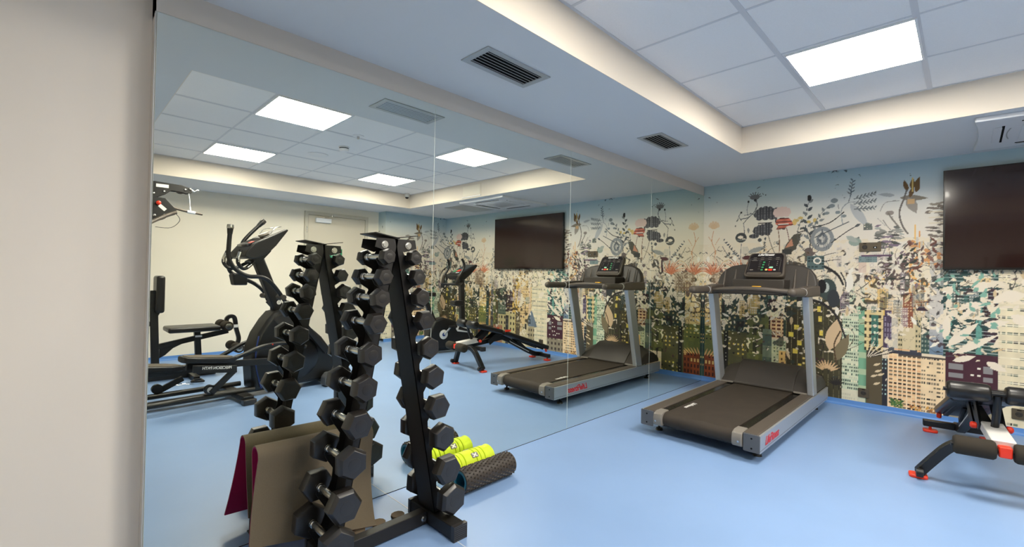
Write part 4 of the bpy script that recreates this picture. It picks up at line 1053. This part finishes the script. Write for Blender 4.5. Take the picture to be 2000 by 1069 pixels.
# seat with supports
sd = Vector((0,.37,-.10)).normalized()
def slab(name, u0, z0, u1, z1, w, th, m, bev=.02):
    a = Vector((0,u0,z0)); q = Vector((0,u1,z1)); t = (q-a).normalized(); up = Vector((1,0,0)).cross(t)
    if up.z < 0: up = -up
    c = up*th/2
    return MB().bar(a-c, q-c, w, th).build(name, m, bn, bevel=bev, seg=4)
slab('seat', .03, .585, .45, .480, .27, .062, M_pad)
slab('backrest', .49, .468, 1.285, .200, .27, .062, M_pad)
MB().bar((-.075,.55,.405),(-.075,1.20,.165),.03,.04).bar((.075,.55,.405),(.075,1.20,.165),.03,.04).build('backrest_rails', M_black, bn, bevel=.003)
MB().bar((-.05,.09,.34),(-.05,.27,.50),.012,.06).bar((.05,.09,.34),(.05,.27,.50),.012,.06).build('seat_strut', M_black, bn)
MB().bar((-.055,.26,.31),(-.055,.46,.44),.010,.07).bar((.055,.26,.31),(.055,.46,.44),.010,.07).build('hinge_plate', M_black, bn)
MB().bar((-.03,.72,.33),(-.03,.90,.19),.02,.03).bar((.03,.72,.33),(.03,.90,.19),.02,.03).build('backrest_strut', M_black, bn)
MB().box((-.09,.05,.52),(-.06,.30,.545)).box((.06,.05,.52),(.09,.30,.545)).build('seat_brackets', M_tgrey, bn)
for s in (-1, 1):
    MB().lathe([(.016,0),(.020,.005),(.020,.022),(.012,.030)], (s*.062,.11,.345), (s,0,0), 16).build('lock_knob', M_orange, bn)
    MB().box((s*.13,.47,.452),(s*.138,.56,.478)).build('orange_trim', M_orange, bn)
MB().lathe([(.012,0),(.016,.004),(.016,.045),(.010,.05)], (-.11,1.22,.165), (0,.3,-1), 12).build('backrest_knob', M_orange, bn)
MB().tube([(0,.04,.33),(0,-.02,.46),(0,-.045,.565)], .018, 12).build('roller_post', M_black, bn)
MB().cyl((-.23,-.045,.572),(.23,-.045,.572),.011,12).build('roller_axle', M_black, bn)
for s in (-1, 1): pads('leg_roller', -.045, .572, .052, min(s*.03,s*.215), max(s*.03,s*.215), M_pad, end=.014)

# ---------------------------------------------------------------- elliptical trainer
el = thing('elliptical_trainer', 'black elliptical cross trainer with long floor rails, in front of the cream far wall', 'elliptical trainer', (2.72, -4.27, 0), -.0937)
tow = [(.15,.05),(.13,.30),(.14,.46),(.19,.60),(.27,.73),(.335,.805),(.41,.82),(.50,.79),(.60,.72),(.70,.635),(.83,.52),(.92,.40),(.975,.28),(.985,.16),(.93,.075),(.80,.05)]
MB().px(tow, -.125, .125).build('drive_housing', M_black, el, bevel=.035, seg=4)
MB().px([(.335,.78),(.30,.74),(.42,.60),(.60,.56),(.66,.62),(.60,.70),(.50,.775),(.41,.806)], -.132, .132).build('housing_cowl', M_tdark, el, bevel=.03, seg=3)
MB().sweep(spline([Vector((-.128,y,z)) for y, z in ((.185,.58),(.165,.45),(.165,.30),(.20,.14),(.22,.07))], 5), [(-.003,-.006),(.003,-.006),(.003,.006),(-.003,.006)], (1,0,0)).build('blue_trim', M_blue, el)['label'] = 'blue trim line'
for s in (-1, 1):
    dsc = MB().lathe([(.21,0),(.215,s*.01),(.19,s*.018),(.05,s*.02)], (s*.125,.57,.33), (1,0,0), 40).build('crank_disc', M_gloss, el)
    MB().lathe([(.019,0),(.019,s*.003),(.012,s*.003)], (s*.146,.57,.33), (1,0,0), 20).build('crank_cap', M_lgrey, dsc)
# floor frame
rails = MB()
for s in (-1, 1):
    rails.tube([(s*.17,-1.05,.085),(s*.17,.14,.085)], .024, 14)
rails.build('track_rail', M_black, el, smooth=50)
MB().bar((0,-1.05,.05),(0,.30,.05),.06,.05).build('centre_beam', M_black, el, bevel=.004)
for y in (-1.05, .02):
    MB().bar((-.36,y,.052),(.36,y,.052),.09,.045,(0,1,0)).build('cross_foot', M_black, el, bevel=.006)
    for s in (-1, 1):
        MB().box((s*.33,y-.055,0),(s*.40,y+.055,.05)).build('foot_cap', M_rubber, el, bevel=.005)
MB().bar((-.25,.88,.055),(.25,.88,.055),.10,.05,(0,1,0)).build('cross_foot', M_black, el, bevel=.006)
for s in (-1, 1):
    MB().px([(.80,.015),(.80,.10),(.84,.145),(.92,.145),(.985,.08),(.985,.015)], s*.165, s*.265).build('front_wheel_cover', M_cap, el, bevel=.012, seg=3)
    MB().px([(.82,0),(.82,.03),(.97,.03),(.97,0)], s*.17, s*.26).build('foot_cap', M_rubber, el)
# pedal linkages, one forward and one back
for s, dy, dz in ((-1,.0,.0),(1,-.30,-.09)):
    x = s*.19
    MB().bar((x,-.42+dy,.375+dz),(x,.56,.325+dz*.5),.034,.06).build('pedal_arm', M_black, el, bevel=.004)
    ped = [(y+dy,w) for y, w in ((-.47,-.04),(-.45,-.085),(-.36,-.105),(-.14,-.10),(-.06,-.06),(-.03,0),(-.06,.06),(-.14,.10),(-.36,.105),(-.45,.085),(-.47,.04))]
    p = MB().prism(ped, lambda y,w: (x+w,y,.395+dz-(y-dy+.25)*.12), lambda y,w: (x+w,y,.445+dz-(y-dy+.25)*.12)).build('pedal', M_black, el, bevel=.012, seg=3)
    MB().prism([(-.25+dy+(y-dy+.25)*.86 , w*.84) for y, w in ped], lambda y,w: (x+w,y,.444+dz-(y-dy+.25)*.12), lambda y,w: (x+w,y,.450+dz-(y-dy+.25)*.12)).build('foot_pad', M_sole, p, bevel=.002)
    if s < 0:
        MB().px([(-.40,.335),(-.40,.40),(-.06,.355),(-.06,.29)], x-.108, x-.088).build('side_plate', M_black, el, bevel=.004)
        text('pedal_lettering', 'PRECISION PATH', .034, (x-.1086,-.105,.333), (0,-1,.10), (0,.10,1), M_wprint, el, off=.0006, xscale=.92)
    MB().tube([(x,-.06+dy,.40+dz),(x,.05+dy*.5,.435+dz),(x,.16,.475),(x,.30,.50),(x,.46,.49),(x,.62,.44)], .020, 12, smooth=4).build('swing_link', M_black, el)
    MB().bar((x,-.04+dy,.30+dz),(x,-.23+dy,.118),.03,.05).build('roller_strut', M_black, el, bevel=.003)
    r_ = MB().lathe([(.022,-.02),(.042,-.018),(.042,.018),(.022,.02)], (s*.17,-.235+dy,.148), (1,0,0), 24).build('track_roller', M_gloss, el)
    MB().lathe([(.024,0),(.024,s*.003),(.013,s*.003)], (s*.19,-.235+dy,.148), (1,0,0), 20).build('roller_cap', M_lgrey, r_)
    MB().lathe([(.006,0),(.007,s*.004),(.001,s*.005)], (x+s*.021,.28,.50), (1,0,0), 12).build('orange_dot', M_orange, el)
    # moving handle: lower lever, joint, bent upper bar
    MB().bar((s*.16,.86,.36),(s*.20,.40,.905),.035,.055,(1,0,0)).build('lower_lever', M_black, el, bevel=.004)
    MB().cyl((s*.13,.36,.955),(s*.25,.36,.955),.026,16).build('lever_joint', M_tdark, el)
    sh = 0 if s < 0 else 1
    if s < 0:
        pth = [(-.20,.40,.905),(-.215,.33,1.0),(-.235,.25,1.09),(-.25,.19,1.135),(-.262,.12,1.155),(-.27,.035,1.157),(-.27,-.035,1.185),(-.27,-.105,1.245),(-.27,-.142,1.33),(-.27,-.142,1.44),(-.27,-.137,1.535)]
    else:
        pth = [(.20,.40,.905),(.215,.36,1.0),(.235,.29,1.07),(.25,.22,1.11),(.262,.13,1.15),(.27,.06,1.20),(.27,.04,1.29),(.27,.08,1.36),(.27,.155,1.43),(.27,.17,1.50),(.27,.225,1.578),(.27,.315,1.68)]
    hd = MB().tube(pth, .019, 12, smooth=4).build('moving_handle', M_black, el, smooth=60)
    a, q = Vector(pth[-2]), Vector(pth[-1]); t = (q-a).normalized()
    MB().tube([q, q+t*.05], [.021,.026], 14).build('grip_collar', M_black, hd)
    MB().tube([q+t*.05, q+t*.06, q+t*.085], [.028,.029,.027], 14).build('grip_end', M_chrome if s < 0 else M_tdark, hd)
MB().tube([(.10,.39,.90),(.10,.392,.78),(.10,.36,.66)], .012, 10, smooth=4).build('sensor_cable', M_black, el)
# mast, console, fixed bars, bottle cage
ms = MB().bar((0,.44,.76),(0,.20,1.345),.085,.10).build('mast', M_black, el, bevel=.015, seg=3)
MB().lathe([(.022,0),(.022,-.002),(.014,-.002),(.014,0)], (-.0432,.405,.895), (1,0,0), 24).build('round_emblem', M_wprint, ms)
cons = [(.02,1.345),(.03,1.385),(.10,1.475),(.22,1.535),(.40,1.632),(.415,1.620),(.30,1.46),(.235,1.39),(.12,1.325),(.06,1.325)]
cn = MB().px(cons, -.20, .20).build('console', M_black, el, bevel=.02, seg=4)
cu = Vector((0,.32,.165)).normalized(); cnr = Vector((0,-cu.z,cu.y))
def cpt(u, v, w): return Vector((0,.095,1.474)) + Vector((u,0,0)) + cu*v + cnr*w
MB().prism(rrect(-.15,-.03,.15,.12,.015), lambda a,b_: cpt(a,b_,-.02), lambda a,b_: cpt(a,b_,.003)).build('screen', M_screen, cn)
MB().prism(rrect(-.12,.0,-.05,.04,.006), lambda a,b_: cpt(a,b_,.002), lambda a,b_: cpt(a,b_,.0045)).build('lit_panel', M_orange, cn)
MB().prism(rrect(-.17,.13,.17,.34,.02), lambda a,b_: cpt(a,b_,-.012), lambda a,b_: cpt(a,b_,.004)).build('book_rest', M_tdark, cn, bevel=.003)
MB().lathe([(.002,0),(.045,.004),(.052,.014),(.048,.030),(.002,.034)], tuple(cpt(-.06,.17,.004)), tuple(cnr), 24).build('speaker_dome', M_grey, cn)
MB().tube([tuple(cpt(-.13,.20,.01)),tuple(cpt(-.13,.27,.045)),tuple(cpt(-.10,.34,.03)),tuple(cpt(.10,.34,.03)),tuple(cpt(.13,.27,.045)),tuple(cpt(.13,.20,.01))], .004, 8, smooth=4).build('page_clip', M_chrome, cn)
MB().px([(.11,1.30),(.30,1.42),(.31,1.41),(.20,1.28)], -.07, .07).build('console_bracket', M_black, el, bevel=.004)
fx = MB(); 
fx.tube([(-.05,.16,1.30),(-.09,.12,1.275),(-.13,.06,1.235),(-.16,.01,1.232),(-.175,-.03,1.28),(-.175,-.03,1.33),(-.165,-.005,1.40)], .016, 12, smooth=4)
fx.tube([(.05,.16,1.30),(.09,.12,1.275),(.13,.06,1.235),(.16,.01,1.232),(.175,-.03,1.28),(.175,-.03,1.33),(.165,-.005,1.40)], .016, 12, smooth=4)
fx.build('fixed_bar', M_black, el)
for s in (-1, 1): MB().tube([(s*.175,-.03,1.29),(s*.175,-.03,1.33),(s*.168,-.012,1.38)], .0175, 14).build('pulse_sensor', M_chrome, el)
for s in (-1, 1): MB().tube([(s*.10,.105,1.265),(s*.13,.06,1.236)], .0175, 14).build('pulse_sensor', M_chrome, el)
bc = MB().px([(-.01,1.07),(-.03,1.165),(-.02,1.185),(.105,1.185),(.105,1.07)], -.05, .05).build('bottle_cage', M_black, el, bevel=.012, seg=3)
MB().box((-.02,.105,1.14),(.02,.30,1.165)).build('cage_bracket', M_black, bc)

# ---------------------------------------------------------------- exercise bike
bk = thing('exercise_bike', 'black upright exercise bike in the corner by the boxed-out mural wall', 'exercise bike', (3.53, -1.02, 0), math.radians(6))
MB().px([(-.42,.10),(-.45,.30),(-.36,.50),(-.20,.55),(-.02,.50),(.20,.40),(.34,.30),(.40,.18),(.34,.07),(-.30,.06)], -.09, .09).build('drive_housing', M_black, bk, bevel=.03, seg=4)
MB().px([(.02,.36),(.05,.43),(.30,.34),(.33,.28),(.05,.32)], -.094, .094).build('housing_inlay', M_lgrey, bk, bevel=.006); MB().px([(.06,.35),(.08,.405),(.27,.335),(.28,.30)], -.096, .096).build('inlay_panel', M_black, bk, bevel=.004)
for s in (-1, 1):
    cr = MB().lathe([(.070,0),(.072,s*.006),(.060,s*.010),(.020,s*.012)], (s*.09,-.20,.29), (1,0,0), 32).build('crank_disc', M_lgrey, bk)
    MB().lathe([(.028,0),(.028,s*.004),(.001,s*.004)], (s*.102,-.20,.29), (1,0,0), 20).build('crank_hub', M_blue, cr)
    e_ = Vector((s*.118,-.20+(-s)*.12,.29+(-s)*.12))
    MB().bar((s*.112,-.20,.29), e_, .012, .026).build('crank_arm', M_silver, bk, bevel=.003)
    MB().box((s*.12,e_.y-.055,e_.z-.014),(s*.21,e_.y+.055,e_.z+.014)).build('pedal', M_black, bk, bevel=.006)
for y, n_ in ((-.52,'rear_foot'),(.42,'front_foot')):
    MB().bar((-.26,y,.035),(.26,y,.035),.07,.05,(0,1,0)).build('cross_foot', M_black, bk, bevel=.01)
    for s in (-1, 1): MB().box((s*.25,y-.045,0),(s*.29,y+.045,.065)).build('foot_cap', M_rubber, bk, bevel=.006)
MB().bar((0,-.52,.06),(0,.42,.06),.06,.06).build('base_beam', M_black, bk)
MB().bar((0,-.30,.45),(0,-.50,.86),.055,.065).build('seat_post', M_black, bk, bevel=.006)
MB().add([(x*w,-.50+y,.87+z) for z in (0,.065) for x, w, y in ((-1,.03,.20),(-1,.05,.10),(-1,.10,-.02),(-1,.125,-.12),(-1,.11,-.18),(1,.11,-.18),(1,.125,-.12),(1,.10,-.02),(1,.05,.10),(1,.03,.20))],
    [tuple(range(10)), tuple(range(10,20))] + [(k,(k+1)%10,10+(k+1)%10,10+k) for k in range(10)]).build('saddle', M_pad, bk, bevel=.02, seg=4)
mst = MB().bar((0,.20,.35),(0,.16,1.15),.075,.075).build('mast', M_black, bk, bevel=.010, seg=3)
MB().px([(.0,.735),(.0,.79),(.03,.80),(.17,.80),(.17,.72),(.05,.715)], -.075, .075).build('bottle_tray', M_black, bk, bevel=.010)
c = MB().px([(-.02,1.18),(.0,1.22),(.34,1.385),(.37,1.36),(.24,1.22),(.12,1.13),(.04,1.13)], -.17, .17).build('console', M_black, bk, bevel=.02, seg=4)
bu = Vector((0,.34,.165)).normalized(); bnr = Vector((0,-bu.z,bu.y))
def bpt(u, v, w): return Vector((0,.0,1.22)) + Vector((u,0,0)) + bu*v + bnr*w
MB().prism(rrect(-.14,.02,.14,.34,.02), lambda a,b_: bpt(a,b_,-.01), lambda a,b_: bpt(a,b_,.003)).build('screen', M_screen, c)
MB().prism(rrect(-.05,.10,.04,.16,.006), lambda a,b_: bpt(a,b_,.002), lambda a,b_: bpt(a,b_,.0045)).build('red_panel', M_orange, c)
MB().prism(rrect(.05,.08,.12,.16,.006), lambda a,b_: bpt(a,b_,.002), lambda a,b_: bpt(a,b_,.0045)).build('teal_panel', M_btng, c)
MB().prism(rrect(-.11,.04,-.02,.065,.006), lambda a,b_: bpt(a,b_,.002), lambda a,b_: bpt(a,b_,.0045)).build('key_row', M_lgrey, c)
for s in (-1, 1):
    h_ = MB().tube([(s*.03,.15,1.08),(s*.12,.06,1.06),(s*.20,-.06,1.07),(s*.225,-.02,1.19),(s*.225,.05,1.30),(s*.22,.06,1.39),(s*.21,.03,1.46)], .019, 12, smooth=4).build('handlebar', M_black, bk, smooth=60)
    MB().tube([(s*.20,-.058,1.07),(s*.214,-.046,1.13),(s*.225,-.02,1.19)], .025, 12).build('hand_grip', M_foam, h_)

# ---------------------------------------------------------------- multi gym against the far wall side
gy = thing('multi_gym', 'black multi gym with padded seat, leg rollers and lat pull-down bar', 'multi gym', (4.0, -4.40, 0))
MB().bar((0,-.86,.035),(0,.28,.035),.07,.06).build('base_beam', M_black, gy, bevel=.004)
MB().bar((-.45,-.72,.035),(.45,-.72,.035),.07,.06,(0,1,0)).build('cross_foot', M_black, gy, bevel=.004)
MB().bar((-.32,.04,.03),(.32,.04,.03),.06,.05,(0,1,0)).build('cross_foot', M_black, gy, bevel=.004)
MB().bar((0,-.28,.06),(0,-.315,.98),.06,.07).build('seat_upright', M_black, gy, bevel=.005)
MB().bar((0,-.62,.06),(0,-.62,2.0),.08,.08).bar((0,-.62,.62),(0,-.32,.62),.05,.05).build('main_post', M_black, gy, bevel=.005)
for s in (-1, 1): MB().bar((s*.16,-.80,.06),(s*.16,-.80,2.05),.03,.03).build('guide_rod', M_chrome, gy)
MB().box((-.24,-.90,1.95),(.24,-.72,2.05)).build('top_yoke', M_black, gy, bevel=.006)
b = MB()
for k in range(12): b.box((-.19,-.87,.12+.05*k),(.19,-.73,.166+.05*k))
b.build('weight_stack', M_rubber, gy)
# top arm: two shaped plates with pulleys
pl = [(-.84,1.95),(-.84,2.10),(-.33,2.160),(-.10,2.150),(-.02,2.130),(.005,2.105),(.0,2.075),(-.04,2.062),(-.12,2.075),(-.19,2.075),(-.23,2.035),(-.31,1.99),(-.36,1.95)]
for s in (-1, 1):
    p = MB().px(pl, s*.030, s*.036).build('arm_plate', M_black, gy, bevel=.002)
    b = MB()
    for y, z in ((-.06,2.105),(-.25,2.06),(.0-.015,2.12),(-.34,2.03)): b.lathe([(.013,0),(.013,s*.006),(.009,s*.012),(.001,s*.013)], (s*.036,y,z), (1,0,0), 16)
    b.build('plate_bolt', M_steel, p)
    MB().box((s*.036,-.32,2.10),(s*.0368,-.21,2.135)).build('white_label', M_wprint, p)
for y, z in ((-.10,2.105),(-.34,2.05)): MB().lathe([(.05,-.012),(.038,-.004),(.038,.004),(.05,.012)], (0,y,z), (1,0,0), 24).build('pulley', M_tgrey, gy)
MB().tube([(.0,-.02,2.13),(.0,.03,2.10),(0,.045,2.105),(0,.06,2.12),(0,.072,2.115)], .011, 10).build('hook', M_steel, gy)
# press arm plates below, orange pin
pp = [(-.60,1.99),(-.33,1.99),(-.24,1.985),(-.14,1.87),(-.13,1.83),(-.19,1.81),(-.24,1.76),(-.33,1.72),(-.60,1.78)]
for s in (-1, 1):
    p = MB().px(pp, s*.045, s*.052).build('press_plate', M_black, gy, bevel=.002)
    b = MB()
    for y, z in ((-.24,1.80),(-.33,1.79)): b.lathe([(.014,0),(.014,s*.006),(.001,s*.010)], (s*.052,y,z), (1,0,0), 16)
    b.build('plate_bolt', M_steel, p)
    MB().bar((s*.0525,-.29,1.905),(s*.0525,-.235,1.855),.0008,.035).build('white_label', M_wprint, p)
MB().lathe([(.014,0),(.021,-.008),(.022,-.030),(.010,-.038)], (-.052,-.30,1.925), (1,0,0), 18).build('pull_pin', M_orange, gy)
MB().tube([(-.06,-.14,1.84),(-.08,-.22,1.80),(-.16,-.36,1.71),(-.28,-.50,1.60),(-.34,-.56,1.50)], .019, 12, smooth=4).build('press_arm', M_tgrey, gy)
MB().tube([(.06,-.14,1.84),(.08,-.22,1.80),(.16,-.36,1.71),(.28,-.50,1.60),(.34,-.56,1.50)], .019, 12, smooth=4).build('press_arm', M_tgrey, gy)
MB().tube([(-.03,-.14,1.83),(-.02,-.10,1.76),(-.05,-.18,1.67),(-.05,-.32,1.665)], .003, 6, smooth=5).build('cable_loop', M_black, gy)
bb = MB().tube([(0,-.17,1.90),(0,-.13,1.885),(0,.0,1.862),(0,.115,1.850)], .013, 12).build('pull_bar', M_tgrey, gy)
MB().tube([(0,-.03,1.866),(0,.045,1.857)], .018, 12).tube([(0,.0,1.865),(0,-.005,1.92)], .008, 8).build('bar_clamp', M_white, bb)
MB().tube([(0,-.005,1.915),(0,-.01,1.99),(0,-.02,2.07)], .004, 6).build('cable', M_white, gy)
b = MB()
for k in range(4):
    z = 1.925+.034*k; b.tube([(0 if k%2 else -.008,-.008,z-.016),(0 if k%2 else .008,-.008,z-.016),(0 if k%2 else .008,-.008,z+.016),(0 if k%2 else -.008,-.008,z+.016)], .0035, 6)
b.build('chain', M_white, gy)
# backrest, seat, leg developer
MB().cbox((0,-.265,.94),(.26,.075,.40)).build('backrest', M_pad, gy, bevel=.025, seg=4)
MB().bar((0,-.30,.70),(0,-.27,.76),.05,.05).build('backrest_bracket', M_black, gy)
MB().cbox((0,.045,.548),(.36,.49,.058)).build('seat', M_pad, gy, bevel=.02, seg=4)
MB().bar((0,-.28,.365),(0,.40,.495),.05,.055).build('seat_beam', M_black, gy, bevel=.004)
MB().px([(-.25,.35),(-.25,.24),(-.20,.27),(-.13,.34),(-.05,.38),(-.05,.41)], -.012, .012).build('gusset', M_black, gy)
MB().bar((0,.12,.04),(0,.09,.53),.055,.06).build('seat_post', M_black, gy, bevel=.004); MB().box((-.031,.07,.445),(.031,.135,.465)).build('height_collar', M_white, gy)
MB().sweep(spline([Vector((0,y,z)) for y, z in ((.38,.56),(.385,.635),(.42,.665),(.465,.645),(.485,.52),(.515,.40),(.50,.335),(.465,.30))], 5), [(-.022,-.022),(.022,-.022),(.022,.022),(-.022,.022)]).build('leg_lever', M_black, gy, bevel=.004)
MB().box((-.0232,.452,.53),(.0232,.50,.565)).build('white_label', M_wprint, gy)
for y, z in ((.36,.565),(.475,.30)):
    MB().cyl((-.21,y,z),(.21,y,z),.012,12).build('roller_axle', M_chrome, gy)
    for s in (-1, 1): MB().lathe([(.02,s*.03),(.050,s*.032),(.055,s*.045),(.055,s*.185),(.050,s*.198),(.02,s*.20)], (0,y,z), (1,0,0), 24).build('foam_pad', M_foam, gy)
    for s in (-1, 1): MB().lathe([(.034,s*.199),(.034,s*.204),(.010,s*.208)], (0,y,z), (1,0,0), 20).build('chrome_cap', M_chrome, gy)
# chain and handle lying on the floor beside the gym
fl = thing('pull_handle', 'black pull handle with chrome chain lying on the blue floor by the multi gym', 'handle', (3.575,-4.55,0))
b = MB()
for k in range(9):
    y = -.19+.035*k; b.tube([(-.010,y-.014,.012),(.010,y-.014,.012),(.010,y+.014,.012),(-.010,y+.014,.012),(-.010,y-.014,.012)] if k % 2 else [(0,y-.016,.004),(0,y+.016,.004),(0,y+.016,.020),(0,y-.016,.020),(0,y-.016,.004)], .004, 6)
b.build('chain', M_chrome, fl)
MB().tube([(0,.12,.025),(-.05,.15,.03),(-.06,.22,.03),(.06,.22,.03),(.05,.15,.03),(0,.12,.025)], .011, 8).build('stirrup', M_black, fl)

# ---------------------------------------------------------------- camera, world, view
cam = bpy.data.cameras.new('camera'); co = bpy.data.objects.new('camera', cam); COL.objects.link(co)
yaw, pitch, roll = 0.7814808871, 0.0115207614, 0.0177624370
F = Vector((-math.sin(yaw)*math.cos(pitch), math.cos(yaw)*math.cos(pitch), math.sin(pitch)))
R0 = Vector((math.cos(yaw), math.sin(yaw), 0)); U0 = R0.cross(F)
Rr = R0*math.cos(roll)+U0*math.sin(roll); Ur = -R0*math.sin(roll)+U0*math.cos(roll)
Mx = Matrix(((Rr.x,Ur.x,-F.x),(Rr.y,Ur.y,-F.y),(Rr.z,Ur.z,-F.z))).to_4x4()
Mx.translation = (2.24236, -5.50853, 1.2)
co.matrix_world = Mx
cam.sensor_width = 36; cam.sensor_fit = 'HORIZONTAL'; cam.lens = 36*895.733/2000
cam.shift_y = -(534.5-529.93)/2000
cam.clip_start = 0.02
SC.camera = co
w = bpy.data.worlds.new('world'); SC.world = w; w.use_nodes = True
w.node_tree.nodes['Background'].inputs['Color'].default_value = (0.02,0.02,0.02,1)
SC.view_settings.view_transform = 'Standard'; SC.view_settings.look = 'None'
SC.view_settings.exposure = EXPO; SC.view_settings.gamma = 1.0
SC.view_settings.use_curve_mapping = False
SC.cycles.max_bounces = 14; SC.cycles.diffuse_bounces = 6; SC.cycles.glossy_bounces = 6
SC.cycles.use_denoising = True
SC.cycles.sample_clamp_indirect = 12
SC.cycles.blur_glossy = 0.3
